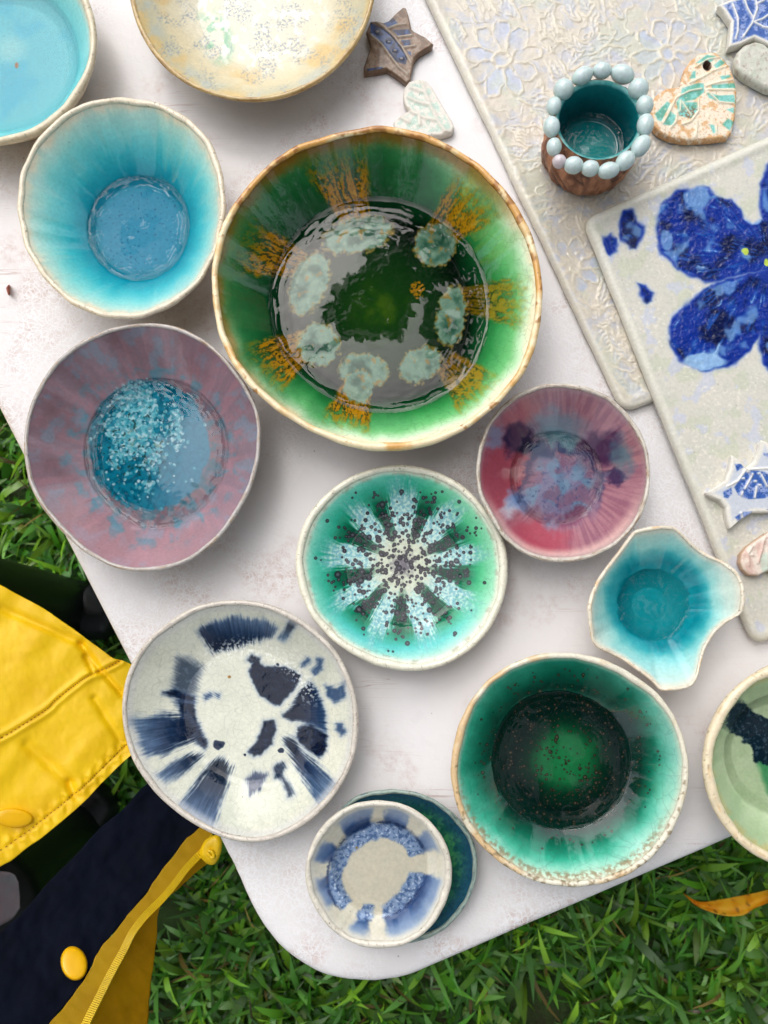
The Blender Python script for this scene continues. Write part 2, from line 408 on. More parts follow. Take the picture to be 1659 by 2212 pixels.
def slab(name, label, cat, corners_px, zc, thick, nu, nv, relief, paint, mat, round_px=22, side_cols=(225, 220, 205), raised=0.0012, wav=2.0):
    """rectangular tray: corners TL, TR, BR, BL in frame px, zc heights of the underside at each corner"""
    u = np.linspace(0, 1, nu)[None, :]; v = np.linspace(0, 1, nv)[:, None]
    W = np.array([P(p[0], p[1], TAB + z + thick) for p, z in zip(corners_px, zc)])
    def bil(a): return (a[0] * (1 - u)[..., None] + a[1] * u[..., None]) * (1 - v)[..., None] + (a[3] * (1 - u)[..., None] + a[2] * u[..., None]) * v[..., None]
    lu = np.linalg.norm(W[1] - W[0]); lv = np.linalg.norm(W[3] - W[0])
    # squircle the corners: pull grid lines in near each corner
    rc = 0.011
    uu, vv = np.broadcast_to(u * lu, (nv, nu)).copy(), np.broadcast_to(v * lv, (nv, nu)).copy()
    uu += 0.0008 * wav * (fbm(vv * 1e3, uu * 0, 60, 3) - 0.5) * (np.abs(u - 0.5) * 2) ** 8 * np.sign(u - .5)
    for cu in (0, 1):
        for cv in (0, 1):
            du = np.abs(uu - cu * lu); dv = np.abs(vv - cv * lv)
            m = (du < rc) & (dv < rc)
            a, b = (rc - du) / rc, (rc - dv) / rc          # 0..1 towards the corner
            k = np.where(m, np.maximum(a, b) / (np.hypot(a, b) + 1e-9), 1.0)
            na, nb = a * k, b * k
            uu = np.where(m, cu * lu + (1 - 2 * cu) * rc * (1 - na), uu)
            vv = np.where(m, cv * lv + (1 - 2 * cv) * rc * (1 - nb), vv)
    fu, fv = (uu / lu)[..., None], (vv / lv)[..., None]
    G = (W[0] * (1 - fu) + W[1] * fu) * (1 - fv) + (W[3] * (1 - fu) + W[2] * fu) * fv
    ed = np.minimum(np.minimum(u * lu, (1 - u) * lu), np.minimum(v * lv, (1 - v) * lv)) + 0 * G[..., 0]
    x, y = to_px(G)
    root = empty(name, W.mean(0) - np.array([0, 0, thick]), label, cat)
    er = 0.0035
    hgt = relief(x, y, ed) - np.where(ed < er, er * (1 - np.sqrt(np.clip(1 - (1 - ed / er) ** 2, 0, 1))), 0) * 0.9
    hgt += raised * np.exp(-((ed - 0.006) / 0.004) ** 2)
    G[..., 2] += hgt
    grid_mesh('tray_face', G, mat, root, paint(x, y, ed, hgt), False, False)
    # side and underside
    b = np.concatenate([G[0, :], G[1:, -1], G[-1, -2::-1], G[-2:0:-1, 0]])
    bb = np.concatenate([(W[0] * (1 - fu) + W[1] * fu)[0], ])
    low = b.copy(); base = b.copy(); 
    cen = G.reshape(-1, 3).mean(0)
    low[:, 2] = b[:, 2] - thick + er * 0.9 + 0.0003
    low[:, :2] += (cen[:2] - low[:, :2]) * 0.004
    inn = low.copy(); inn[:, :2] += (cen[:2] - inn[:, :2]) * 0.2
    S = np.stack([b, low, inn, np.broadcast_to(low.mean(0), low.shape)])
    xs, ys = to_px(S)
    sc = col(side_cols) * (0.92 + 0.14 * fbm(xs, ys, 14, 5))[..., None]
    grid_mesh('tray_side', S, mat, root, sc, True, True)
    return root
# ------------------------------------------------------------------ ground
def ground_material():
    m, n, l, b = nt('lawn_soil')
    tc = n.new('ShaderNodeTexCoord'); oc = tc.outputs['Object']
    n1 = add(n, 'ShaderNodeTexNoise', Scale=9.0, Detail=8.0, Roughness=0.7); l.new(oc, n1.inputs['Vector'])
    n2 = add(n, 'ShaderNodeTexNoise', Scale=60.0, Detail=6.0, Roughness=0.7); l.new(oc, n2.inputs['Vector'])
    c = mixrgb(n, l, (0.030, 0.018, 0.010, 1), (0.075, 0.048, 0.028, 1), n2.outputs[0])
    c = mixrgb(n, l, c, (0.040, 0.085, 0.016, 1), mrange(n, l, n1.outputs[0], 0.34, 0.52))
    l.new(c, b.inputs['Base Color']); b.inputs['Roughness'].default_value = 0.9
    bp = add(n, 'ShaderNodeBump', Strength=0.8, Distance=0.02); l.new(n2.outputs[0], bp.inputs['Height']); l.new(bp.outputs[0], b.inputs['Normal'])
    return m
gr = raw_mesh('ground', [(-250, -250, 0), (250, -250, 0), (250, 250, 0), (-250, 250, 0)], [[0, 1, 2, 3]], ground_material())
tag(gr, kind='structure')

def leaf_material(name, rough=0.38, trans=0.25):
    m, n, l, b = nt(name)
    at = add(n, 'ShaderNodeAttribute', attribute_name='glaze')
    l.new(at.outputs['Color'], b.inputs['Base Color']); b.inputs['Roughness'].default_value = rough
    tr = n.new('ShaderNodeBsdfTranslucent'); l.new(at.outputs['Color'], tr.inputs[0])
    mx = add(n, 'ShaderNodeMixShader'); mx.inputs[0].default_value = trans
    out = n['Material Output']
    l.new(b.outputs[0], mx.inputs[1]); l.new(tr.outputs[0], mx.inputs[2]); l.new(mx.outputs[0], out.inputs[0])
    return m
GRASS_MAT = leaf_material('grass_blade', 0.32, 0.25)
def grass():
    rng = np.random.default_rng(11)
    nt_ = 12000
    # tufts over the lawn, thinner under the middle of the table
    tx = rng.uniform(-1.5, 1.5, nt_ * 2); ty = rng.uniform(-1.5, 1.3, nt_ * 2)
    keep = fbm(tx, ty, 0.13, 5, 3) > 0.40
    e1 = P(0, 894, TAB)[:2]; e2 = P(475, 1820, TAB)[:2]; e3 = P(885, 2112, TAB)[:2]; e4 = P(1659, 1780, TAB)[:2]
    def side(a, b): return (b[0] - a[0]) * (ty - a[1]) - (b[1] - a[1]) * (tx - a[0])
    deep = (side(e1, e2) > 0.32) & (side(e3, e4) > 0.32)
    keep &= ~(deep & (rng.random(nt_ * 2) > 0.12))
    tx, ty = tx[keep][:nt_], ty[keep][:nt_]
    nb = 8
    bx = np.repeat(tx, nb); by = np.repeat(ty, nb); n = len(bx)
    bx = bx + rng.normal(0, 0.018, n); by = by + rng.normal(0, 0.018, n)
    ang = rng.uniform(0, 2 * np.pi, n) + 0
    L = rng.gamma(9, 1, n) / 9 * 0.050 + 0.014; Wd = rng.uniform(0.0022, 0.0070, n) * np.where(rng.random(n) < .15, 1.5, 1)
    dead = rng.random(n) < 0.07; Wd[dead] *= .5
    fine = rng.random(n) < 0.22; Wd[fine] *= 0.45
    lift = rng.uniform(0.15, 1.2, n)
    droop = rng.uniform(0.6, 1.9, n)
    d = np.stack([np.cos(ang), np.sin(ang)], -1); sd = np.stack([-np.sin(ang), np.cos(ang)], -1)
    roll = rng.uniform(-0.9, 0.9, n)
    bend = rng.normal(0, 0.35, n)
    K = 5; V = np.zeros((n, K, 2, 3))
    ph = lift.copy(); px = np.zeros(n); pz = rng.uniform(0.0, 0.022, n); lat = np.zeros(n)
    wprof = [0.55, 0.95, 1.0, 0.72, 0.06]
    for k in range(K):
        ctr = np.stack([bx + d[:, 0] * px + sd[:, 0] * lat, by + d[:, 1] * px + sd[:, 1] * lat, pz], -1)
        w = (Wd * wprof[k])[:, None]
        off = np.concatenate([sd * np.cos(roll)[:, None], np.sin(roll)[:, None]], 1) * w
        V[:, k, 0] = ctr - off; V[:, k, 1] = ctr + off
        st = L / (K - 1)
        px = px + st * np.cos(ph); pz = np.maximum(pz + st * np.sin(ph), 0.003); lat = lat + st * bend * (k + 1) * 0.22
        ph = ph - droop / (K - 1)
    g1, g2, g3 = col((132, 178, 48)), col((60, 120, 28)), col((100, 154, 76))
    t = rng.random(n); t2 = fbm(bx, by, 0.12, 9, 2)
    c = mix(g2[None] + np.zeros((n, 3)), g1, sm(.35, .95, t * 0.7 + t2 * 0.4)); c = mix(c, g3, (rng.random(n) < .25) * 0.7)
    c[dead] = col((150, 128, 62)) * rng.uniform(.55, 1, (dead.sum(), 1))
    c = c * rng.uniform(.62, 1.2, (n, 1))
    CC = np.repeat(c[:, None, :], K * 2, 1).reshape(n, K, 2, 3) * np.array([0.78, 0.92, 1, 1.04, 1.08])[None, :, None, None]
    base = (np.arange(n) * K * 2)[:, None]; q = []
    for k in range(K - 1): q.append(np.stack([2 * k + base[:, 0], 2 * k + 1 + base[:, 0], 2 * k + 3 + base[:, 0], 2 * k + 2 + base[:, 0]], -1))
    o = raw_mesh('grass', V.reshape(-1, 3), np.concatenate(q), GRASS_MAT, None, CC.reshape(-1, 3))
    tag(o, 'broad bladed green lawn grass below the table', 'grass', kind='stuff')
grass()

# ------------------------------------------------------------------ table
def table_material():
    m, n, l, b = nt('worn_white_plastic')
    tc = n.new('ShaderNodeTexCoord'); oc = tc.outputs['Object']
    def noise(s, d=5.0, r=0.6, vec=oc):
        o = add(n, 'ShaderNodeTexNoise', Scale=float(s), Detail=d, Roughness=r); l.new(vec, o.inputs['Vector']); return o.outputs[0]
    base = mixrgb(n, l, (0.83, 0.815, 0.82, 1), (0.78, 0.755, 0.758, 1), mrange(n, l, noise(5), .35, .65))
    # reddish clay stains, blotchy
    st = add(n, 'ShaderNodeMath', operation='MULTIPLY'); l.new(mrange(n, l, noise(14, 6), .5, .72), st.inputs[0]); l.new(mrange(n, l, noise(160, 4, .7), .36, .68), st.inputs[1])
    c = mixrgb(n, l, base, (0.50, 0.31, 0.26, 1), st.outputs[0])
    # scratches: thin stretched noise lines in two directions
    for rot, sc in ((-0.95, 1.0), (-2.2, 1.3)):
        mp = add(n, 'ShaderNodeMapping'); mp.inputs['Rotation'].default_value = (0, 0, rot); mp.inputs['Scale'].default_value = (3 * sc, 95 * sc, 1); l.new(oc, mp.inputs['Vector'])
        f = noise(1.0, 2.0, .5, mp.outputs[0])
        k = add(n, 'ShaderNodeMath', operation='SUBTRACT'); l.new(f, k.inputs[0]); k.inputs[1].default_value = 0.5
        ab = add(n, 'ShaderNodeMath', operation='ABSOLUTE'); l.new(k.outputs[0], ab.inputs[0])
        k2 = add(n, 'ShaderNodeMath', operation='MULTIPLY'); l.new(mrange(n, l, ab.outputs[0], 0.0, 0.008, 0.55, 0), k2.inputs[0]); l.new(mrange(n, l, noise(9 * sc, 3), .56, .70), k2.inputs[1])
        c = mixrgb(n, l, c, (0.42, 0.24, 0.20, 1), k2.outputs[0])
    # dirt specks
    vo = add(n, 'ShaderNodeTexVoronoi', Scale=75.0); l.new(oc, vo.inputs['Vector'])
    k3 = add(n, 'ShaderNodeMath', operation='MULTIPLY'); l.new(mrange(n, l, vo.outputs['Distance'], .03, .06, 1, 0), k3.inputs[0]); l.new(mrange(n, l, noise(40, 1), .55, .6, 0, .6), k3.inputs[1])
    c = mixrgb(n, l, c, (0.12, 0.07, 0.05, 1), k3.outputs[0])
    # chalky lace where the skin of the plastic is scuffed: broken worm-like patches
    mw = mixrgb(n, l, oc, add_noise_color(n, l, oc, 70), 0.02)
    lw = add(n, 'ShaderNodeTexVoronoi', Scale=230.0, feature='DISTANCE_TO_EDGE'); l.new(mw, lw.inputs['Vector'])
    k4 = add(n, 'ShaderNodeMath', operation='MULTIPLY'); l.new(mrange(n, l, lw.outputs['Distance'], .03, .14, 1, 0), k4.inputs[0]); l.new(mrange(n, l, noise(7, 4), .46, .58, 0, .95), k4.inputs[1])
    c = mixrgb(n, l, c, (0.86, 0.85, 0.87, 1), k4.outputs[0])
    l.new(c, b.inputs['Base Color']); b.inputs['Specular IOR Level'].default_value = 0.22
    l.new(mrange(n, l, noise(11, 4), .4, .62, .22, .5), b.inputs['Roughness'])
    hsum = add(n, 'ShaderNodeMath', operation='ADD'); l.new(noise(260, 4, .6), hsum.inputs[0]); l.new(k4.outputs[0], hsum.inputs[1])
    bp = add(n, 'ShaderNodeBump', Strength=0.22, Distance=0.001); l.new(hsum.outputs[0], bp.inputs['Height']); l.new(bp.outputs[0], b.inputs['Normal'])
    return m
def add_noise_color(n, l, vec, s):
    o = add(n, 'ShaderNodeTexNoise', Scale=float(s), Detail=3.0); l.new(vec, o.inputs['Vector']); return o.outputs['Color']
def table():
    cor = [(476, 1822), (490, 1849), (504, 1877), (518, 1908), (532, 1940), (553, 1982), (577, 2018), (608, 2053), (649, 2084), (691, 2107), (743, 2121), (795, 2124.5), (835, 2122), (885, 2112), (930, 2093)]
    cw = P([c[0] for c in cor], [c[1] for c in cor], TAB)[:, :2]
    a = P(0, 894, TAB)[:2]; bnd = P(1659, 1780, TAB)[:2]
    d1 = (a - cw[0]) / np.linalg.norm(a - cw[0]); d2 = (bnd - cw[-1]) / np.linalg.norm(bnd - cw[-1])
    A = a + d1 * 0.95; B = bnd + d2 * 0.75
    Cc = A + (B - cw[7])
    def fillet(p, q, r, n=12):
        t = np.linspace(0, 1, n)[:, None]; return (1 - t) ** 2 * p + 2 * t * (1 - t) * q + t ** 2 * r
    u1 = (Cc - B) / np.linalg.norm(Cc - B); u2 = (A - Cc) / np.linalg.norm(A - Cc); k = 0.09
    line = np.vstack([np.linspace(A - d1 * k, cw[0], 60)[:-1], smooth_line(cw, 70), np.linspace(cw[-1], B - d2 * k, 60)[1:-1], fillet(B - d2 * k, B, B + u1 * k),
                      np.linspace(B + u1 * k, Cc - u1 * k, 30)[1:-1], fillet(Cc - u1 * k, Cc, Cc + u2 * k), np.linspace(Cc + u2 * k, A - u2 * k, 30)[1:-1], fillet(A - u2 * k, A, A - d1 * k)[:-1]])
    n = len(line)
    line = line + 0.0006 * np.stack([per_noise(np.linspace(-np.pi, np.pi, n), 9, 4), per_noise(np.linspace(-np.pi, np.pi, n), 9, 8)], -1)
    t = np.roll(line, -1, 0) - np.roll(line, 1, 0); t /= np.linalg.norm(t, axis=1)[:, None]
    nrm = np.stack([-t[:, 1], t[:, 0]], -1)                 # inward for a counter-clockwise outline
    if ((line.mean(0) - line) * nrm).sum() < 0: nrm = -nrm
    prof = [(0.030, -0.040), (0.004, -0.044), (0.0, -0.040), (0.0, -0.006), (0.0012, -0.0028), (0.0038, -0.0008), (0.008, 0.0), (0.0185, 0.0), (0.0205, -0.0004), (0.024, -0.0004)]
    root = empty('folding_table', (line.mean(0)[0], line.mean(0)[1], 0), 'white plastic folding table with rounded corner, scuffed and wet', 'table')
    G = np.stack([np.concatenate([line + nrm * o, np.full((n, 1), TAB + z)], 1) for o, z in prof])
    V = G.reshape(-1, 3); F = grid_faces(len(prof), n, True, False).tolist()
    F.append([(len(prof) - 1) * n + k for k in range(n)])
    F.append(list(range(n))[::-1])
    mat = table_material()
    o = raw_mesh('table_top', V, F, mat, root)
    bm = bmesh.new(); bm.from_mesh(o.data); bmesh.ops.recalc_face_normals(bm, faces=bm.faces); bm.to_mesh(o.data); bm.free()
    legm = plain('grey_steel', (120, 122, 125), 0.35, 0.9)
    cc = line.mean(0)
    for q in (cw[7], B, Cc, A):
        p = q + (cc - q) / np.linalg.norm(cc - q) * 0.24
        v, f = tube([(p[0], p[1], 0.0), (p[0], p[1], 0.35), (p[0], p[1], TAB - 0.03)], 0.0135, 12)
        raw_mesh('leg', v, f, legm, root)
    return root
table()
# ------------------------------------------------------------------ glazes
G_SMOOTH = glaze('turquoise_glaze', 0.05, 0.08, 60, 0.30)
G_WAVY = glaze('running_glaze', 0.05, 0.16, 110, 0.30)
G_CRAZE = glaze('crazed_glaze', 0.05, 0.10, 90, 0.25, 0.22, craze_scale=95)
G_CRAZE2 = glaze('crazed_white_glaze', 0.06, 0.16, 160, 0.55, 0.18, ior=1.4, craze_scale=160)
G_MATT = glaze('satin_glaze', 0.26, 0.3, 140, 0.45, ior=1.4)
G_RIM = glaze('rim_glaze', 0.30, 0.3, 160, 0.6)
G_RAW = glaze('bare_clay', 0.55, 0.5, 200, 0.6)
G_EMB = glaze('embossed_pearl_glaze', 0.12, 0.14, 130, 0.3, ior=1.42)

Zb = zoom(480, 260, 1380)
# --- big green bowl
def paint_green(x, y, s, T):
    n = fbm(x, y, 70, 1); nf = fbm(x, y, 14, 2)
    asym = 0.5 + 0.5 * np.cos(T - math.radians(-40))           # uneven glaze, with the lit side painted paler and the shaded side darker
    t = s + 0.05 * (n - .5)
    c_lit = ramp(t, [(0, (30, 74, 22)), (.40, (14, 50, 20)), (.60, (3, 18, 10)), (.66, (10, 60, 30)), (.78, (38, 128, 62)), (.90, (112, 192, 120)), (.965, (212, 240, 200)), (1, (250, 240, 205))])
    c_shaded = ramp(t, [(0, (30, 74, 22)), (.40, (14, 50, 20)), (.60, (2, 14, 9)), (.68, (7, 52, 26)), (.82, (16, 80, 40)), (.93, (34, 104, 56)), (.97, (70, 120, 66)), (1, (120, 100, 40))])
    c = mix(c_shaded, c_lit, sm(.08, .85, asym + .25 * (n - .5)))
    c = mix(c, col((95, 120, 25)), .55 * sm(.3, 0, s) * sm(.35, .7, n))
    # brown at the upper lip
    top = .75 * sm(.25, .8, np.sin(T)) * sm(.935, .985, s + .03 * (nf - .5))
    c = mix(c, col((128, 82, 22)), .8 * top)
    # ochre runs
    cx, cy = 826, 640
    for (ax, ay, wd, r0, r1, amt) in ((742, 395, .19, .50, .97, 1), (1002, 452, .19, .50, .97, .95), (1068, 650, .165, .52, .97, .7), (1012, 830, .165, .52, .95, .8), (762, 868, .165, .52, .94, 1), (606, 775, .18, .52, .95, 1), (578, 548, .17, .50, .95, 1)):
        a0 = math.atan2(-(ay - cy), ax - cx)
        phi = np.arctan2(-(y - cy), x - cx); d = np.angle(np.exp(1j * (phi - a0)))
        wv = wd * (0.95 + 1.0 * np.clip(s - .5, 0, 1)) + .05 * (fbm(x, y, 22, 5) - .5)
        band = sm(1.0, .75, np.abs(d) / wv) * sm(r0, r0 + .06, s) * sm(r1 + .03, r1 - .16, s + .1 * (nf - .5))
        strand = fbs(d * 34 + 3 * a0 + 1.2 * fbm(x, y, 26, 8), s * 13 + 3 * fbm(x, y, 20, 9), 7, 4)
        oc = mix(col((164, 114, 12)) + 0 * c, col((58, 54, 12)), sm(.46, .60, strand))
        oc = mix(oc, col((196, 146, 52)), sm(.62, .75, nf) * .5)
        c = mix(c, oc, amt * band * (0.42 + .58 * sm(.36, .52, 1 - strand + .3 * sm(.9, .62, s))))
    # mint pools with an ochre hem
    wx, wy = x + 16 * (fbm(x, y, 16, 21) - .5), y + 16 * (fbm(x, y, 16, 22) - .5)
    for (bx, by, rx, ry, ro) in ((772, 508, 84, 42, -14), (940, 530, 48, 52, 20), (668, 612, 42, 78, 20), (975, 682, 34, 72, 8), (688, 745, 50, 50, 40), (786, 800, 58, 40, 5), (775, 835, 34, 40, 0), (908, 788, 54, 38, -30)):
        e = ell(wx, wy, bx, by, rx * .92, ry * .92, ro)
        pool = mix(col((124, 164, 146)) + 0 * c, col((30, 84, 68)), sm(.35, .65, fbm(x, y, 44, int(bx), 2)) * sm(1.05, .3, e))
        pool = mix(pool, col((160, 196, 176)), sm(.6, .85, nf) * .4)
        c = mix(c, col((186, 150, 66)), .7 * sm(1.12, 1.02, e) * sm(.35, .7, fbm(x, y, 10, 3) + .1))
        c = mix(c, pool, .92 * sm(1.04, .86, e))
        c = mix(c, col((176, 122, 30)), sm(.66, .80, fbm(x, y, 22, int(by))) * sm(1.1, .9, e) * .6)
    c = mix(c, col((168, 120, 20)), sm(1.1, .8, ell(wx, wy, 902, 626, 16, 17)) * sm(.4, .5, fbm(x, y, 7, 4)))
    return c
def rim_green(x, y, a, T):
    n = fbm(x, y, 80, 3); nf = fbm(x, y, 26, 6, 3)
    c = mix(col((240, 222, 182)) + 0 * x[..., None], col((214, 160, 84)), sm(.35, .75, n + .35 * np.sin(T + .4) * .6))
    c = mix(c, col((150, 92, 34)), sm(.62, .76, nf + .12 * np.sin(T)) * .7)
    c = mix(c, col((120, 74, 24)), sm(.5, 0.0, a) * sm(.1, .6, np.sin(T)) * .8)
    return c
green_pts = [(820, 269), (870, 275), (925, 288), (985, 318), (1030, 345), (1082, 395), (1118, 440), (1150, 500), (1166, 560), (1174, 620), (1170, 690), (1158, 750), (1132, 808), (1080, 870), (1010, 925), (940, 957), (870, 972), (800, 973), (740, 960), (665, 928), (600, 889), (540, 838), (500, 785), (470, 720), (458, 650), (455, 580), (470, 500), (498, 445), (540, 392), (590, 345), (640, 310), (690, 292), (745, 279)]
bowl('pottery_bowl', 'largest bowl, deep green with ochre runs and mint pools, holding rainwater', 'bowl', green_pts, 0.058, paint_green, rim_green, [(205, 180, 140), (170, 130, 85)], G_CRAZE, G_RIM, lip=0.0026, sf=0.60, tf=0.010, p=1.25, foot=0.5, water=0.0215, wmat=WATER_DEEP, lowpass=40, dens=1.15, wob=0.003, wseed=3, ripple=.65)

# --- turquoise bowl
def paint_turq(x, y, s, T):
    n = fbm(x, y, 60, 11); nf = fbm(x, y, 14, 12)
    c = ramp(s + .06 * (n - .5), [(0, (74, 152, 182)), (.40, (62, 148, 178)), (.54, (16, 130, 152)), (.70, (56, 174, 186)), (.85, (128, 208, 206)), (.95, (184, 220, 208)), (1, (232, 218, 192))])
    c = mix(c, col((150, 200, 195)), .35 * sm(.55, .75, fbs(T * 7, s * 3, 13)) * sm(.6, .85, s))
    d = sm(.70, .80, fbm(x, y, 6, 15, 2)) * sm(.55, .45, s)
    return mix(c, col((40, 84, 120)), .55 * d)
turq_pts = [(260, 206), (340, 218), (405, 251), (455, 302), (480, 370), (488, 450), (472, 540), (430, 612), (370, 661), (300, 688), (220, 685), (150, 655), (90, 598), (50, 530), (33, 450), (41, 370), (75, 300), (130, 246), (190, 216)]
RIM_CREAM = rim_simple((226, 214, 190), (176, 150, 112), .30, 5)
bowl('pottery_bowl', 'plain turquoise bowl with blue pool, left of the big green bowl', 'bowl', turq_pts, 0.050, paint_turq, RIM_CREAM, [(222, 210, 186), (190, 165, 130)], G_SMOOTH, G_RIM, lip=0.0024, sf=0.46, tf=0.0065, p=1.2, foot=0.5, water=0.0135, wseed=12, dish=.003)

# --- pale turquoise bowl cut by the frame
def paint_pale(x, y, s, T):
    n = fbm(x, y, 80, 31)
    c = ramp(s + .05 * (n - .5), [(0, (106, 192, 204)), (.5, (104, 194, 206)), (.72, (108, 198, 206)), (.80, (128, 208, 212)), (.94, (164, 226, 222)), (1, (226, 220, 198))])
    c = mix(c, col((70, 178, 208)), .5 * sm(.5, .75, fbm(x, y, 110, 33)) * sm(.9, .5, s))
    c = mix(c, col((170, 216, 214)), .6 * sm(1.4, .2, ell(x, y, 20, 105, 40, 34)))
    c = mix(c, col((84, 180, 190)), .45 * sm(.02, 0, np.abs(s - .735 + .01 * n)))
    return mix(c, col((165, 120, 90)), sm(1, .6, ell(x, y, 36, 141, 5, 8)))
bowl('pottery_bowl', 'pale aqua bowl with cream rim, topmost at the left', 'bowl', circle_px(-25, 80, 231, .012, 3), 0.042, paint_pale, rim_simple((216, 204, 176), (160, 140, 104), .3, 8), [(206, 192, 160), (170, 150, 118)], G_SMOOTH, G_RIM, lip=0.0030, sf=0.62, tf=0.010, p=1.5, foot=0.55, water=0.017, wseed=31, ripple=.3)

# --- cream dish at the top
def paint_cream(x, y, s, T):
    n = fbm(x, y, 70, 41); g = fbm(x, y, 5, 42, 3); m2 = fbm(x, y, 34, 43)
    c = ramp(s + .1 * (n - .5), [(0, (222, 218, 200)), (.6, (220, 212, 188)), (.78, (212, 200, 166)), (.93, (188, 184, 158)), (1, (206, 182, 128))])
    c = mix(c, col((214, 176, 108)), .6 * sm(.55, .80, fbm(x * .7, y, 70, 44, 3)) * sm(.45, .75, s))
    c = mix(c, col((118, 132, 152)), .7 * sm(.42, .74, g) * sm(.46, .66, fbm(x, y, 60, 46) * .9 + .12 * sm(.8, .3, s)))
    c = mix(c, col((112, 176, 140)), .75 * sm(1.1, .4, ell(x + 20 * (m2 - .5), y, 470, 78, 42, 74, -20)) * sm(.42, .6, m2))
    c = mix(c, col((176, 184, 180)), .6 * sm(.80, .93, s) * sm(.45, .6, fbm(x, y, 40, 48)))
    c = mix(c, col((236, 236, 228)), .75 * sm(.55, .72, fbm(x, y, 22, 47)) * sm(.75, .45, s))
    return c
bowl('pottery_dish', 'cream dish with yellow, grey and mint mottling, brown rim, at the top edge', 'dish', circle_px(543, -52, 270, .010, 9), 0.042, paint_cream, rim_simple((198, 172, 118), (150, 112, 56), .45, 41, (80, 52, 26)), [(176, 158, 124), (140, 118, 84)], G_MATT, G_RIM, lip=0.0020, sf=0.52, tf=0.009, p=1.4, foot=0.6, wseed=41)

# --- mauve bowl
Zp = zoom(0, 740, 700)
mauve_pts = Zp([(850, 112), (950, 118), (1050, 140), (1200, 222), (1320, 330), (1420, 460), (1490, 610), (1508, 720), (1500, 900), (1450, 1080), (1360, 1240), (1260, 1370), (1100, 1490), (950, 1545), (780, 1555), (650, 1530), (480, 1440), (340, 1310), (230, 1170), (165, 1040), (138, 880), (140, 720), (175, 580), (240, 440), (330, 320), (460, 220), (620, 145), (730, 120)])
def paint_mauve(x, y, s, T):
    st = fbs(T * 8, s * 2.2, 51, 4); n = fbm(x, y, 48, 52); nf = fbm(x, y, 12, 53); big = fbm(x, y, 110, 59)
    c = mix(col((136, 112, 122)) + 0 * x[..., None], col((158, 120, 130)), sm(.25, .95, st))
    c = mix(c, col((126, 132, 148)), .85 * sm(.50, .68, n * .7 + .3 * fbs(T * 12, s * 3, 54)))
    c = mix(c, col((122, 92, 98)), .5 * sm(.45, .75, big) * sm(.6, .9, s))
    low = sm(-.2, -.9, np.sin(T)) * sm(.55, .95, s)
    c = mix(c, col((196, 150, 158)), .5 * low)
    c = mix(c, col((60, 136, 156)), .55 * sm(.55, .85, fbm(x, y, 34, 55) + .10 * sm(.9, .6, s)) * sm(.95, .7, s))
    # floor
    e = ell(x + 14 * (n - .5), y + 14 * (nf - .5), 322, 962, 134, 146)
    fl = mix(col((16, 124, 150)) + 0 * c, col((8, 92, 118)), sm(.4, .7, nf))
    fl = mix(fl, col((96, 150, 178)), sm(-20, 90, x - 335 + .35 * (y - 960) + 60 * (n - .5)) * .85)  # sky reflection in the pool, painted as pale blue towards the right
    c = mix(c, fl, sm(1.0, .93, e))
    # pale crystals
    rg = np.random.default_rng(56); ps = []
    hub = [(rg.normal(285, 42), rg.normal(915, 62), rg.uniform(8, 26)) for _ in range(46)]
    for hx_, hy_, hr in hub: ps += [(hx_ + rg.normal(0, hr * .6), hy_ + rg.normal(0, hr * .6), rg.uniform(1.4, 4.6)) for _ in range(22)]
    ps += [(rg.normal(300, 55), rg.normal(960, 75), rg.uniform(1.2, 3.4)) for _ in range(140)]
    k, _ = splat(x + 3 * (nf - .5), y + 3 * (n - .5), ps); k = k * sm(1.03, .95, e) * (.45 + .55 * sm(.35, .6, fbm(x, y, 9, 62, 2)))
    c = mix(c, col((84, 168, 188)), .55 * sm(1.2, .4, ell(x, y, 285, 915, 70, 92, 15)) * sm(.3, .6, fbm(x, y, 22, 63)))
    c = mix(c, mix(col((120, 196, 208)) + 0 * c, col((196, 228, 234)), sm(.35, .65, nf)), .88 * k)
    c = mix(c, col((30, 62, 60)), .8 * sm(.66, .76, fbm(x, y, 11, 57)) * sm(1.1, .6, ell(x, y, 290, 950, 90, 110)))
    c = mix(c, col((150, 170, 150)), .6 * sm(.72, .78, fbm(x, y, 16, 58)) * sm(1.0, .7, ell(x, y, 310, 960, 60, 60)))
    for bx, by in ((421, 1048), (396, 1085)): c = mix(c, col((30, 100, 120)), .7 * sm(1.1, .6, ell(x, y, bx, by, 11, 6, 25)))
    return c
bowl('pottery_bowl', 'wide mauve bowl with a teal speckled centre holding rainwater', 'bowl', mauve_pts, 0.046, paint_mauve, rim_simple((186, 180, 176), (150, 118, 84), .42, 52, (92, 78, 66)), [(170, 150, 130), (130, 110, 92)], G_WAVY, G_RIM, lip=0.0016, sf=0.52, tf=0.008, p=1.35, foot=0.5, water=0.0150, wmat=WATER_DEEP, wseed=52, dens=1.15)

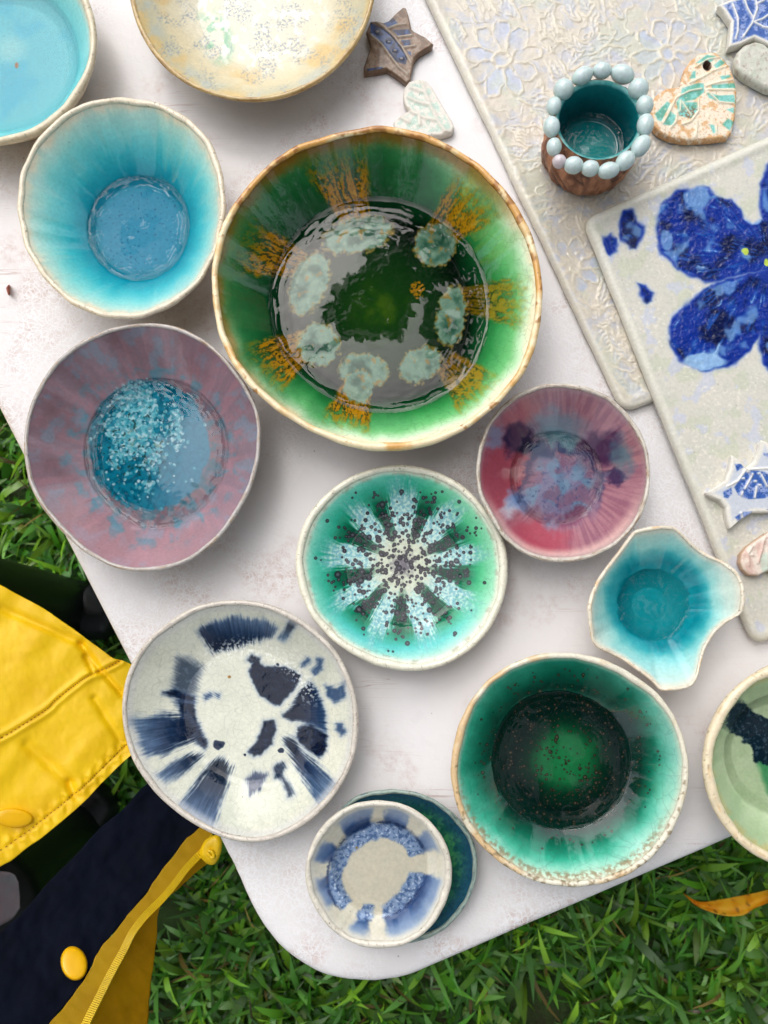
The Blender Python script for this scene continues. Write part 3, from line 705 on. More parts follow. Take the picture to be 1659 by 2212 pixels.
# --- starburst plate
Zs = zoom(680, 1100, 1280)
star_pts = Zs([(830, 90), (960, 105), (1100, 150), (1230, 220), (1340, 320), (1450, 450), (1520, 590), (1550, 720), (1550, 880), (1510, 1050), (1430, 1210), (1300, 1350), (1150, 1440), (1000, 1485), (830, 1492), (650, 1455), (480, 1370), (340, 1270), (220, 1130), (140, 960), (108, 800), (115, 650), (160, 500), (240, 370), (350, 260), (480, 170), (620, 120), (720, 98)])
def paint_star(x, y, s, T):
    cx, cy = 870, 1220
    dx, dy = x - cx, y - cy; r = np.hypot(dx, dy) / 222; ph = np.degrees(np.arctan2(-dy, dx))
    n = fbm(x, y, 40, 61); nf = fbm(x, y, 8, 62, 3); fi = fbs(ph * .5, r * 5, 63, 3)
    g = ramp(r + .05 * (n - .5), [(0, (150, 190, 170)), (.4, (8, 96, 66)), (.62, (10, 122, 86)), (.78, (40, 168, 140)), (.9, (120, 212, 190)), (.98, (214, 232, 214)), (1.05, (236, 232, 212))])
    lime = sm(.1, .9, np.cos(np.radians(ph - 10))) * sm(.5, .8, r)
    g = mix(g, ramp(r, [(.5, (20, 140, 80)), (.75, (110, 206, 140)), (.9, (182, 232, 190)), (1, (232, 238, 214))]), .7 * lime)
    blue = sm(.2, .9, -np.sin(np.radians(ph))) * sm(.66, .86, r)
    g = mix(g, ramp(r, [(.6, (30, 150, 150)), (.82, (100, 206, 212)), (.95, (222, 232, 218))]), .7 * blue)
    # petals
    rays = np.array([112, 68, 27, -10, -50, -92, -130, 193, 150.0])
    d = np.min(np.abs((ph[..., None] - rays + 180) % 360 - 180), -1)            # degrees to the nearest ray
    dw = d + 9 * (fi - .5) + 6 * (n - .5)
    pet = sm(5, 10, dw - 4 * sm(.40, .8, r)) * sm(.90, .62, r + .22 * (fi - .5)) 
    pc = mix(col((198, 226, 220)) + 0 * g, col((134, 186, 198)), sm(.38, .68, fbm(x, y, 7, 66, 3) + .35 * (r - .45)))
    c = mix(g, pc, pet * .95)
    ray = sm(9.5, 3.0, dw) * sm(.18, .30, r) * sm(.78, .50, r)
    c = mix(c, col((4, 56, 42)), .8 * ray)
    c = mix(c, col((206, 208, 186)), sm(.40, .20, r + .12 * (nf - .5)) * .9)
    c = mix(c, col((88, 80, 96)), .8 * sm(.16, .02, r + .14 * (nf - .5)))
    # iron bubbles
    rg = np.random.default_rng(5)
    bx, by, br = [], [], []
    while len(bx) < 820:
        rr = min(abs(rg.normal(.42, .17)), .85); pp = rg.uniform(-180, 180)
        dd = np.min(np.abs((pp - rays + 180) % 360 - 180))
        if rg.random() < .26 + .74 * math.exp(-(dd / 5) ** 2) and rr > .03:
            bx.append(cx + 222 * rr * math.cos(math.radians(pp))); by.append(cy - 222 * rr * math.sin(math.radians(pp))); br.append((1.3 + rg.gamma(2.0, .65)) * (1.1 - .5 * max(0, rr - .5)))
    ring, core = splat(x, y, list(zip(bx, by, br)))
    c = mix(c, col((40, 36, 44)), (.7 + .3 * n) * ring); c = mix(c, col((130, 128, 140)), .5 * core * ring)
    c = mix(c, col((110, 100, 78)), .6 * sm(.95, .99, s) * sm(.58, .66, fbm(x, y, 20, 67)) )
    return mix(c, col((234, 232, 214)), sm(.95, 1.0, s) * .8)
bowl('pottery_plate', 'green plate with a pale starburst and black bubbled rays, below the big green bowl', 'plate', star_pts, 0.030, paint_star, rim_simple((232, 228, 208), (170, 156, 128), .22, 61), [(214, 204, 180), (180, 160, 128)], G_CRAZE2, G_RIM, lip=0.0028, sf=0.58, tf=0.009, p=1.5, foot=0.6, dish=0.002, wseed=61, dens=1.9)

# --- small plum dish
Zq = zoom(1130, 900, 1875)
plum_pts = Zq([(540, 75), (680, 95), (800, 150), (900, 240), (970, 340), (1010, 450), (1022, 560), (1015, 680), (980, 790), (910, 890), (820, 970), (700, 1030), (570, 1055), (430, 1045), (320, 1000), (220, 920), (140, 800), (85, 680), (70, 560), (85, 430), (130, 310), (200, 210), (300, 130), (420, 85)])
def paint_plum(x, y, s, T):
    cx, cy = 1217, 1030
    ph = np.arctan2(-(y - cy), x - cx); rr = np.hypot(x - cx, y - cy) / 190
    st = fbs(ph * 14, rr * 2.5, 71, 4); n = fbm(x, y, 36, 72); nf = fbm(x, y, 10, 73)
    wx, wy = x + 30 * (n - .5) + 10 * (st - .5), y + 30 * (fbm(x, y, 36, 74) - .5)
    c = mix(col((146, 98, 114)) + 0 * x[..., None], col((166, 118, 128)), sm(.35, .65, st))
    def blob(c, k, a, *e, soft=.55): return mix(c, col(k), a * sm(1.15, 1.15 - soft, ell(wx, wy, *e)))
    c = blob(c, (160, 72, 86), .95, 1085, 1040, 62, 110, 10, soft=.5)
    c = blob(c, (170, 74, 90), .95, 1165, 1165, 96, 48, 12, soft=.8)
    c = blob(c, (168, 96, 104), .7, 1120, 900, 60, 30, -40)
    c = blob(c, (112, 134, 150), .85, 1205, 925, 80, 50, 10, soft=.8)
    c = blob(c, (84, 136, 146), .7, 1215, 950, 60, 28, 20, soft=.8)
    c = blob(c, (44, 34, 66), .95, 1118, 948, 40, 38, 20, soft=.6)
    c = blob(c, (120, 140, 170), .7, 1066, 942, 22, 30, 10, soft=.8)
    c = blob(c, (40, 62, 96), .9, 1165, 975, 40, 26, 20, soft=.7)
    c = blob(c, (70, 40, 74), .95, 1300, 968, 52, 40, -10, soft=.6)
    c = blob(c, (56, 40, 78), .9, 1322, 1028, 26, 18, 10, soft=.6)
    c = blob(c, (70, 118, 134), .7, 1345, 985, 34, 50, 0, soft=.9)
    c = blob(c, (196, 160, 156), .6, 1108, 1020, 18, 40, 70, soft=.9)
    c = blob(c, (200, 206, 214), .9, 1104, 1092, 30, 38, 40, soft=1.0)
    c = blob(c, (100, 134, 184), .9, 1124, 1078, 38, 32, -20, soft=1.0)
    # floor
    e = ell(wx, wy, 1214, 1060, 84, 88)
    f = mix(col((134, 136, 172)) + 0 * c, col((112, 158, 190)), sm(.42, .62, fbm(x, y, 44, 75, 2)))
    f = mix(f, col((140, 104, 134)), sm(.5, .68, fbm(x, y, 40, 76, 2)) * .75)
    f = mix(f, col((60, 84, 140)), sm(.66, .76, nf) * .6)
    f = mix(f, col((116, 60, 92)), .9 * sm(1.1, .5, ell(wx, wy, 1240, 1118, 50, 26, -30)))
    c = mix(c, f, .85 * sm(1.12, .62, e)); c = mix(c, col((52, 60, 104)), .65 * sm(.16, 0, np.abs(e - 1.02)) * sm(-20, 60, cy + 60 - y + 40 * n))
    pink = sm(.86, .97, s) * sm(.0, -.8, np.sin(T)); c = mix(c, col((226, 190, 180)), .8 * pink)
    return mix(c, col((170, 150, 150)), .5 * sm(.95, 1, s))
bowl('pottery_dish', 'small plum and rose dish with blue smudges, right of the starburst plate', 'dish', plum_pts, 0.040, paint_plum, rim_simple((206, 198, 186), (150, 122, 96), .42, 72, (96, 82, 70)), [(160, 140, 118), (120, 100, 84)], G_WAVY, G_RIM, lip=0.0016, sf=0.46, tf=0.008, p=1.3, foot=0.5, water=0.0125, wmat=WATER_DEEP, wseed=72, dens=1.3)

# --- four-cornered dish
lobe_pts = Zq([(930, 880), (1000, 862), (1080, 853), (1150, 858), (1190, 890), (1260, 950), (1350, 1010), (1430, 1050), (1490, 1100), (1520, 1170), (1530, 1270), (1518, 1330), (1440, 1380), (1380, 1440), (1330, 1520), (1300, 1610), (1275, 1690), (1240, 1730), (1170, 1748), (1070, 1752), (1030, 1705), (960, 1650), (880, 1590), (800, 1550), (735, 1522), (700, 1480), (680, 1380), (670, 1300), (690, 1230), (730, 1150), (790, 1070), (850, 990), (900, 915)])
def paint_lobe(x, y, s, T):
    n = fbm(x, y, 50, 81); e = ell(x + 18 * (n - .5), y + 18 * (fbm(x, y, 50, 82) - .5), 1422, 1300, 106, 112)
    c = ramp(e, [(0, (22, 148, 158)), (.5, (20, 146, 156)), (.82, (8, 128, 142)), (.98, (56, 166, 174)), (1.12, (146, 208, 204)), (1.4, (200, 222, 212)), (1.9, (222, 226, 212))])
    low = sm(20, 150, y - 1310 + .35 * (x - 1430)) * sm(1.0, 1.15, e)
    c = mix(c, ramp(e, [(1, (80, 184, 192)), (1.25, (150, 216, 216)), (1.7, (212, 232, 224))]), .75 * low)
    return mix(c, col((232, 224, 206)), .7 * sm(.93, 1, s))
bowl('pottery_dish', 'four-cornered wavy dish, pale aqua with a round teal centre', 'dish', lobe_pts, 0.040, paint_lobe, rim_simple((230, 220, 200), (206, 160, 104), .36, 82), [(222, 206, 180), (200, 170, 130)], G_SMOOTH, G_RIM, lip=0.0014, sf=0.26, tf=0.008, p=1.25, foot=0.45, water=0.0175, lowpass=44, wseed=82, dens=1.2, lobed=True, edge_up=lambda T: 0.003 * np.cos(4 * T - 0.5), ripple=1.8)

# --- dark green bowl
Zd = zoom(1060, 1560, 1875)
dark_pts = Zd([(480, 85), (515, 78), (560, 68), (700, 70), (830, 95), (950, 150), (1060, 225), (1120, 275), (1190, 370), (1240, 480), (1270, 620), (1265, 740), (1235, 860), (1180, 980), (1090, 1090), (980, 1170), (850, 1220), (700, 1240), (560, 1225), (450, 1190), (330, 1120), (230, 1030), (150, 930), (105, 810), (80, 680), (90, 560), (120, 430), (180, 310), (260, 210), (370, 130)])
def paint_dark(x, y, s, T):
    n = fbm(x, y, 60, 91); nf = fbm(x, y, 10, 92)
    e = ell(x + 20 * (n - .5), y + 20 * (fbm(x, y, 60, 93) - .5), 1222, 1640, 168, 165)
    c = ramp(e, [(0, (34, 130, 78)), (.30, (24, 112, 64)), (.48, (7, 50, 34)), (.66, (4, 30, 26)), (.96, (6, 48, 38)), (1.12, (14, 104, 80)), (1.30, (56, 172, 142)), (1.42, (136, 212, 188)), (1.56, (204, 230, 208))])
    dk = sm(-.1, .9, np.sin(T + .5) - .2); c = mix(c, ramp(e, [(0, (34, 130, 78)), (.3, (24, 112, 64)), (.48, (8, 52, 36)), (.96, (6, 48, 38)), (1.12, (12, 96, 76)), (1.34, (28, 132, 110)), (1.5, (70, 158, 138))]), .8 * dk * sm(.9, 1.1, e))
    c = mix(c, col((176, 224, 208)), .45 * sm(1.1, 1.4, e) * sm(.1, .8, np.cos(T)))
    rg = np.random.default_rng(9)
    pts = []
    while len(pts) < 620:
        q = abs(rg.normal(.72, .3)); a = rg.uniform(0, 2 * np.pi)
        if q < 1.22: pts.append((1222 + 168 * q * math.cos(a), 1640 + 165 * q * math.sin(a), .8 + rg.gamma(1.6, .6)))
    ring, core = splat(x, y, pts)
    c = mix(c, col((40, 36, 26)), .85 * ring); c = mix(c, col((122, 112, 96)), .75 * core)
    edge = sm(.93, .985, s + .03 * (nf - .5)) * sm(-.1, -.7, np.sin(T + .15)); c = mix(c, col((142, 118, 84)), .8 * edge * sm(.4, .55, nf))
    return mix(c, col((224, 222, 200)), .55 * sm(.96, 1, s))
def rim_dark(x, y, a, T):
    nf = fbm(x, y, 12, 95, 3); n = fbm(x, y, 90, 96)
    c = mix(col((228, 222, 202)) + 0 * x[..., None], col((214, 176, 124)), .8 * sm(.45, .8, n + .3 * (-np.cos(T)) * .6))
    return mix(c, col((128, 106, 74)), .75 * sm(.52, .74, nf + .22 * (-np.sin(T) - .8)))
bowl('pottery_bowl', 'emerald bowl with a dark speckled ring, nearest the lower table edge', 'bowl', dark_pts, 0.044, paint_dark, rim_dark, [(200, 180, 150), (160, 136, 100)], G_CRAZE, G_RIM, lip=0.0021, sf=0.50, tf=0.009, p=1.4, foot=0.52, water=0.0150, wseed=92, dens=1.5, lowpass=34, ripple=.5)

# --- white plate with navy strokes
Zw = zoom(270, 1440, 920)
navy_pts = Zw([(760, 60), (900, 70), (1040, 105), (1180, 180), (1310, 280), (1420, 400), (1490, 540), (1535, 690), (1548, 850), (1530, 1000), (1490, 1130), (1410, 1270), (1300, 1400), (1160, 1500), (1020, 1560), (880, 1580), (740, 1565), (590, 1510), (440, 1420), (310, 1310), (200, 1180), (120, 1040), (80, 900), (65, 750), (80, 600), (110, 500), (160, 400), (250, 290), (370, 190), (500, 110), (620, 75)])
def paint_navy(x, y, s, T):
    n = fbm(x, y, 60, 101); nf = fbm(x, y, 9, 102, 3)
    c = mix(col((206, 208, 192)) + 0 * x[..., None], col((222, 222, 206)), n)
    c = mix(c, col((188, 192, 176)), .5 * sm(.5, .75, fbm(x, y, 90, 103)) * sm(.5, .8, s))
    cx, cy = 545, 1545
    ph = np.arctan2(-(y - cy), x - cx); rr = np.hypot(x - cx, y - cy)
    st = fbs(ph * 40, rr * .02, 104, 3)
    wx, wy = x + 6 * (fbm(x, y, 15, 105, 2) - .5), y + 6 * (fbm(x, y, 15, 106, 2) - .5)
    def stroke(c, pts, soft, a=1.0, streak=0.0, dark=(4, 18, 42), light=(40, 78, 130), fade=None):
        d = sdf(wx, wy, Zw(pts)) + streak * (st - .5) * 2
        m = sm(soft * 1.5, -soft * .9, d) * a
        c = mix(c, col((118, 140, 172)), .5 * a * sm(soft + 9, -2, d))
        if fade is not None:
            (fx, fy), (gx, gy) = Zw([fade[0], fade[1]]); tt = np.clip(((x - fx) * (gx - fx) + (y - fy) * (gy - fy)) / ((gx - fx) ** 2 + (gy - fy) ** 2), 0, 1)
            m = m * (1 - .5 * tt ** 2 * (.6 + .8 * st)); dk = mix(col(dark) + 0 * c, col(light), np.clip(tt ** 1.4 * .9 + .8 * (st - .5) * tt, 0, 1))
        else: dk = mix(col(dark) + 0 * c, col(light), sm(3, -3, d + 4) * 0 + .25 * sm(.55, .75, nf))
        return mix(c, dk, np.clip(m, 0, 1))
    c = stroke(c, [(555, 260), (650, 200), (800, 175), (950, 195), (1030, 240), (1000, 290), (900, 310), (800, 350), (700, 370), (640, 385), (600, 330)], 5, .95, 7, fade=((780, 360), (800, 150)))
    c = stroke(c, [(1120, 185), (1165, 215), (1130, 240), (1110, 290), (1080, 320), (1050, 300), (1090, 250)], 4, .9, 2, light=(50, 90, 130), fade=((1130, 200), (1060, 330)))
    c = stroke(c, [(425, 430), (480, 440), (560, 480), (540, 540), (515, 640), (500, 720), (420, 720), (400, 600)], 10, .62, 6, light=(90, 120, 150))
    c = stroke(c, [(330, 640), (400, 625), (520, 670), (520, 705), (430, 690)], 4, .95, 4)
    c = stroke(c, [(430, 700), (510, 710), (530, 800), (560, 880), (600, 960), (580, 985), (540, 940), (500, 900), (440, 800)], 4, .95, 2)
    c = stroke(c, [(110, 820), (230, 790), (330, 780), (470, 800), (525, 850), (520, 930), (430, 970), (320, 1010), (230, 1030), (190, 960), (180, 900)], 8, .98, 12, fade=((520, 880), (150, 900)))
    c = stroke(c, [(560, 1030), (500, 1100), (430, 1150), (340, 1190), (290, 1160), (380, 1090), (480, 1035)], 6, .9, 8, fade=((540, 1050), (290, 1180)))
    c = stroke(c, [(640, 1070), (700, 1060), (740, 1100), (720, 1180), (700, 1260), (660, 1400), (640, 1490), (540, 1480), (410, 1370), (500, 1260), (580, 1160)], 6, 1.0, 9, dark=(12, 26, 44), light=(76, 108, 160), fade=((680, 1120), (560, 1480)))
    c = stroke(c, [(880, 410), (925, 420), (930, 460), (960, 480), (1080, 480), (1180, 530), (1175, 570), (1120, 640), (1050, 720), (1000, 700), (930, 650), (900, 590), (865, 510), (890, 460), (850, 440)], 3, 1.0, 0, light=(20, 50, 90))
    c = stroke(c, [(1240, 575), (1290, 640), (1330, 760), (1340, 880), (1220, 820), (1180, 810), (1130, 815), (1075, 780), (1130, 740), (1180, 640)], 4, 1.0, 3, light=(40, 84, 140), fade=((1150, 740), (1480, 760)))
    c = stroke(c, [(1170, 860), (1240, 840), (1340, 900), (1340, 1000), (1300, 1040), (1220, 990), (1160, 920)], 4, 1.0, 2, light=(40, 80, 130))
    c = stroke(c, [(960, 820), (1020, 815), (1025, 880), (1000, 960), (940, 1020), (890, 1035), (860, 1010), (920, 940), (945, 860)], 3, .98, 0, light=(50, 84, 130))
    for (bx, by, br) in ((675, 966, 34), (1063, 1000, 18), (838, 1028, 12), (1042, 464, 10), (1140, 565, 14)):
        X, Y = Zw([(bx, by)])[0]; c = mix(c, col((14, 34, 62)), sm(1.15, .85, ell(wx, wy, X, Y, br * .3467, br * .3)))
    c = stroke(c, [(1085, 930), (1130, 930), (1230, 1060), (1300, 1110), (1420, 1225), (1300, 1330), (1240, 1220), (1170, 1110)], 6, .98, 8, fade=((1120, 980), (1360, 1290)))
    c = stroke(c, [(1020, 1100), (1075, 1080), (1085, 1110), (1060, 1150), (1100, 1200), (1140, 1270), (1110, 1290), (1075, 1180), (1030, 1170)], 4, .92, 3, dark=(20, 36, 58), light=(70, 90, 130))
    c = stroke(c, [(850, 1180), (900, 1135), (970, 1155), (930, 1230), (870, 1285)], 4, .75, 4, dark=(40, 50, 80), light=(110, 116, 150))
    for q in ([(1225, 425), (1240, 440), (1210, 475), (1190, 470)], [(1290, 430), (1320, 435), (1310, 490), (1270, 525), (1255, 510), (1290, 470)], [(1340, 600), (1420, 620), (1460, 570), (1460, 660), (1400, 700), (1350, 650)], [(1410, 835), (1440, 840), (1465, 890), (1440, 905), (1410, 870)], [(585, 665), (620, 645), (625, 660), (595, 680)], [(655, 650), (675, 655), (670, 665)]):
        c = stroke(c, q, 4, .85, 3, dark=(34, 62, 100), light=(90, 120, 160))
    c = mix(c, col((150, 110, 50)), sm(1.2, .6, ell(x, y, *Zw([(740, 542)])[0], 4, 3.5)))
    # sugary white crystals at the turn of the wall
    k = sm(.56, .66, fbm(x, y, 7, 108, 2)) * sm(.16, .0, np.abs(s - .60)) * sm(.3, .6, np.sin(T + .3)); c = mix(c, col((236, 238, 232)), .7 * k)
    c = mix(c, col((208, 206, 204)), .6 * sm(.93, .99, s))
    return c
bowl('pottery_plate', 'off-white plate painted with loose navy brush strokes, by the yellow raincoat', 'plate', navy_pts, 0.034, paint_navy, rim_simple((206, 198, 186), (160, 146, 138), .36, 101), [(190, 180, 168), (150, 136, 120)], G_CRAZE2, G_RIM, lip=0.0020, sf=0.58, tf=0.009, p=1.5, foot=0.58, dish=0.001, wseed=101, dens=1.7, lowpass=22)

# --- green dish under the small blue dish
Zu = zoom(700, 1880, 1220)
under_pts = Zu([(520, 212), (640, 170), (820, 152), (1000, 172), (1150, 228), (1290, 328), (1400, 450), (1462, 565), (1490, 700), (1480, 850), (1430, 1000), (1350, 1130), (1230, 1250), (1100, 1322), (950, 1358), (800, 1350), (650, 1300), (520, 1200), (410, 1060), (340, 900), (310, 740), (312, 560), (350, 420), (420, 300)])
def paint_under(x, y, s, T):
    n = fbm(x, y, 22, 111); nf = fbm(x, y, 8, 112)
    c = mix(col((22, 92, 74)) + 0 * x[..., None], col((58, 134, 84)), sm(.35, .65, n))
    c = mix(c, col((28, 72, 104)), sm(.70, .98, s + .2 * (nf - .5)) * .9)
    return mix(c, col((20, 60, 60)), .5 * sm(.6, .75, nf))
bowl('pottery_dish', 'dark green dish tucked under the small blue and cream dish', 'dish', under_pts, 0.020, paint_under, rim_simple((150, 168, 158), (70, 100, 108), .4, 111), [(140, 140, 120), (110, 110, 92)], G_WAVY, G_RIM, lip=0.0016, sf=0.5, tf=0.008, p=1.5, foot=0.6, wseed=111)

# --- small blue and cream dish
blue_pts = Zu([(700, 240), (860, 255), (980, 300), (1100, 385), (1200, 500), (1260, 620), (1290, 760), (1285, 900), (1240, 1050), (1160, 1190), (1050, 1300), (900, 1375), (740, 1402), (600, 1390), (450, 1330), (330, 1240), (230, 1110), (170, 990), (140, 850), (145, 740), (175, 620), (230, 500), (310, 400), (420, 315), (540, 260)])
def paint_blue(x, y, s, T):
    n = fbm(x, y, 30, 121); nf = fbm(x, y, 7, 122, 3)
    cx, cy = Zu([(700, 790)])[0]; dx, dy = x - cx, y - cy; r = np.hypot(dx, dy) / 156; ph = np.degrees(np.arctan2(-dy, dx))
    ph = ph + 9 * (n - .5)
    cream = mix(col((216, 208, 188)) + 0 * x[..., None], col((206, 204, 186)), n)
    blue = ramp(r + .08 * (n - .5), [(0, (90, 120, 170)), (.55, (64, 96, 146)), (.68, (44, 72, 118)), (.8, (108, 132, 168)), (.95, (160, 176, 194)), (1.05, (214, 212, 198))])
    gaps = np.array([88, 48, 8, -90, -128, 178, 140.0]); wd = np.array([6, 8, 12, 9, 13, 7, 9.0])
    d = np.min(np.abs((ph[..., None] - gaps + 180) % 360 - 180) - wd, -1)
    c = mix(cream, blue, sm(-3, 4, d) * sm(.56, .62, r))
    # mottled ring
    ringn = mix(col((134, 158, 192)) + 0 * c, col((78, 106, 150)), sm(.40, .70, fbm(x, y, 9, 123, 3))); ringn = mix(ringn, col((206, 218, 232)), .8 * sm(.64, .80, nf))
    rmid = .56 + .05 * np.sin(np.radians(ph * 2)); gap2 = np.min(np.abs((ph[..., None] - np.array([10, -88, -122.0]) + 180) % 360 - 180) - np.array([9, 4, 8.0]), -1)
    k = sm(.13, .075, np.abs(r - rmid + .08 * (n - .5))) * sm(-2, 4, gap2)
    c = mix(c, ringn, k)
    c = mix(c, col((30, 50, 92)), .8 * sm(.03, 0, np.abs(r - rmid - .115 + .04 * (nf - .5))) * sm(0, 6, gap2) * sm(.35, .6, n))
    c = mix(c, col((150, 130, 80)), sm(1.2, .6, ell(x, y, *Zu([(545, 605)])[0], 3, 3)))
    return mix(c, col((216, 212, 198)), .85 * sm(.92, .99, s))
bowl('pottery_dish', 'small blue and cream banded dish stacked on the green dish', 'dish', blue_pts, 0.026, paint_blue, rim_simple((216, 210, 196), (184, 172, 148), .28, 121), [(206, 196, 178), (176, 160, 136)], G_WAVY, G_RIM, lip=0.0022, sf=0.55, tf=0.006, p=1.5, foot=0.58, z0=0.0135, wseed=121, dens=1.6, water=0.0105, ripple=.8)

# --- sage bowl cut by the right edge
def paint_sage(x, y, s, T):
    n = fbm(x, y, 40, 131); nf = fbm(x, y, 9, 132, 3)
    c = mix(col((176, 198, 156)) + 0 * x[..., None], col((196, 212, 178)), n)
    c = mix(c, col((206, 188, 130)), .8 * sm(.90, .985, s) * sm(.35, .6, n))
    e = ell(x + 16 * (n - .5), y, 1748, 1645, 118, 120); c = mix(c, col((70, 150, 96)), sm(1.0, .86, e))
    wx, wy = x + 14 * (fbm(x, y, 14, 134) - .5), y + 14 * (fbm(x, y, 14, 135) - .5)
    Z = zoom(1650, 1580, 1875, 905.0)
    for pts, a in (([(620, 520), (700, 560), (760, 650), (900, 700), (1200, 600), (1300, 900), (1100, 1190), (900, 1180), (760, 1110), (740, 980), (650, 900), (540, 840), (490, 760), (520, 640)], 1.0),):
        d = sdf(wx, wy, Z(pts)); k = mix(col((14, 36, 50)) + 0 * c, col((64, 88, 104)), sm(.58, .72, nf) * .7 + .45 * sm(1625, 1560, x + .2 * (y - 1560)))
        c = mix(c, k, sm(4, -4, d))
    return c
bowl('pottery_bowl', 'sage green bowl with a navy blot, cut off by the right edge', 'bowl', circle_px(1749, 1651, 229, .012, 14), 0.050, paint_sage, rim_simple((232, 216, 184), (206, 172, 120), .3, 131), [(222, 204, 170), (190, 160, 118)], G_SMOOTH, G_RIM, lip=0.0034, sf=0.55, tf=0.009, p=1.4, foot=0.52, water=0.016, wseed=131, dens=1.0, ripple=.5)
# ------------------------------------------------------------------ trays
Zt = zoom(1275, 300, 1875)
_lr = np.random.default_rng(21)
LEAVES = [(_lr.uniform(930, 1660), _lr.uniform(-20, 900), _lr.uniform(36, 70), _lr.uniform(.22, .34), _lr.uniform(0, 180)) for _ in range(190)]
LEAVES = [q for q in LEAVES if all(math.hypot(q[0] - fx, q[1] - fy) > fr * 1.05 for fx, fy, fr in ((1086, 127, 78), (1443, 115, 70), (1240, 573, 58)))]
_EMB = {}
def emboss(x, y):
    if x.shape in _EMB: return _EMB[x.shape]
    wx, wy = (x + 16 * (fbm(x, y, 34, 201) - .5)).ravel(), (y + 16 * (fbm(x, y, 34, 202) - .5)).ravel()
    r = np.zeros(wx.shape); pool = np.zeros(wx.shape); claimed = np.zeros(wx.shape)
    for fx, fy, fr, nn, rot in ((1086, 127, 84, 9, .2), (1443, 115, 76, 9, .5), (1240, 573, 62, 9, .1)):
        ix = np.nonzero((np.abs(wx - fx) < fr * 1.3) & (np.abs(wy - fy) < fr * 1.3))[0]
        dx, dy = wx[ix] - fx, wy[ix] - fy; d = np.hypot(dx, dy); ph = np.arctan2(dy, dx) + rot
        k = np.abs(np.cos(nn * ph / 2)); rp = fr * (.60 + .40 * k ** .8); w = 3.6
        out = np.exp(-((d - rp) / w) ** 2); ring = np.exp(-((d - fr * .22) / 5) ** 2)
        dphi = np.abs(((ph * nn / (2 * np.pi)) % 1) - .5) * 2 * np.pi / nn
        rib = np.exp(-(dphi * d / 3.4) ** 2) * sm(fr * .2, fr * .3, d) * sm(fr * .78, fr * .5, d)
        h = np.maximum(np.maximum(out, ring), rib * .9) * sm(fr * 1.25, fr * 1.05, d)
        r[ix] = np.maximum(r[ix], h); pool[ix] = np.maximum(pool[ix], sm(rp + 2, rp - 4, d) * (1 - h)); claimed[ix] = np.maximum(claimed[ix], sm(fr * 1.12, fr * 1.05, d))
    for cx, cy, L, asp, ro in LEAVES:
        ix = np.nonzero((np.abs(wx - cx) < L * 1.2) & (np.abs(wy - cy) < L * 1.2))[0]
        if not len(ix): continue
        a = math.radians(ro); dx, dy = wx[ix] - cx, wy[ix] - cy
        u = (dx * math.cos(a) + dy * math.sin(a)) / L; v = (-dx * math.sin(a) + dy * math.cos(a)) / L + .22 * u * u
        b = asp * np.clip(1 - u * u, 0, 1) ** .8; inn = (np.abs(u) < 1)
        out = np.exp(-((np.abs(v) - b) * L / 3.2) ** 2) * inn; mid = np.exp(-(v * L / 2.8) ** 2) * sm(1, .7, np.abs(u))
        vein = np.exp(-((((u * 4 + np.abs(v) * 5) % 1) - .5) * L / 13) ** 2) * sm(b, b * .6, np.abs(v)) * inn * .7
        m = 1 - claimed[ix]
        r[ix] = np.maximum(r[ix], np.maximum(np.maximum(out, mid), vein) * m); pool[ix] = np.maximum(pool[ix], sm(b, b * .5, np.abs(v)) * inn * m * .6); claimed[ix] = np.maximum(claimed[ix], (np.abs(v) < b) * inn)
    r, pool = r.reshape(x.shape), pool.reshape(x.shape)
    r = r * sm(.22, .55, fbm(x, y, 30, 203)); f2 = np.abs(fbm(x, y, 46, 204, 2) - .5); r = np.maximum(r, .7 * sm(.035, .0, f2) * (1 - claimed.reshape(x.shape)))
    _EMB[x.shape] = (r, pool); return r, pool
def rel_tray1(x, y, ed):
    r, _ = emboss(x, y); k = sm(.004, .012, ed)
    return (0.00075 * r * k + 0.0006 * (fbm(x, y, 60, 205) - .5) + .0003 * (fbm(x, y, 14, 206) - .5))
def paint_tray1(x, y, ed, h):
    r, p = emboss(x, y); n = fbm(x, y, 50, 207); n2 = fbm(x, y, 120, 208)
    c = mix(col((198, 192, 180)) + 0 * x[..., None], col((212, 202, 186)), n)
    c = mix(c, col((176, 188, 212)), .8 * np.clip(p, 0, 1) * sm(.30, .6, n2) )
    c = mix(c, col((182, 186, 202)), .55 * (1 - r) * sm(.5, .68, fbm(x, y, 36, 209)))
    c = mix(c, col((192, 198, 180)), .5 * sm(.55, .7, n2))
    c = mix(c, col((220, 210, 188)), .6 * r)
    return mix(c, col((224, 220, 206)), .8 * sm(.0055, .003, ed))
slab('pottery_tray', 'large cream rectangular tray embossed with flowers and leaves, at the upper right', 'tray', [(823, -210), (1450, -440), (1985, 652), (1346, 891)], (0, 0, 0, 0), 0.0070, 420, 640, rel_tray1, paint_tray1, G_EMB)

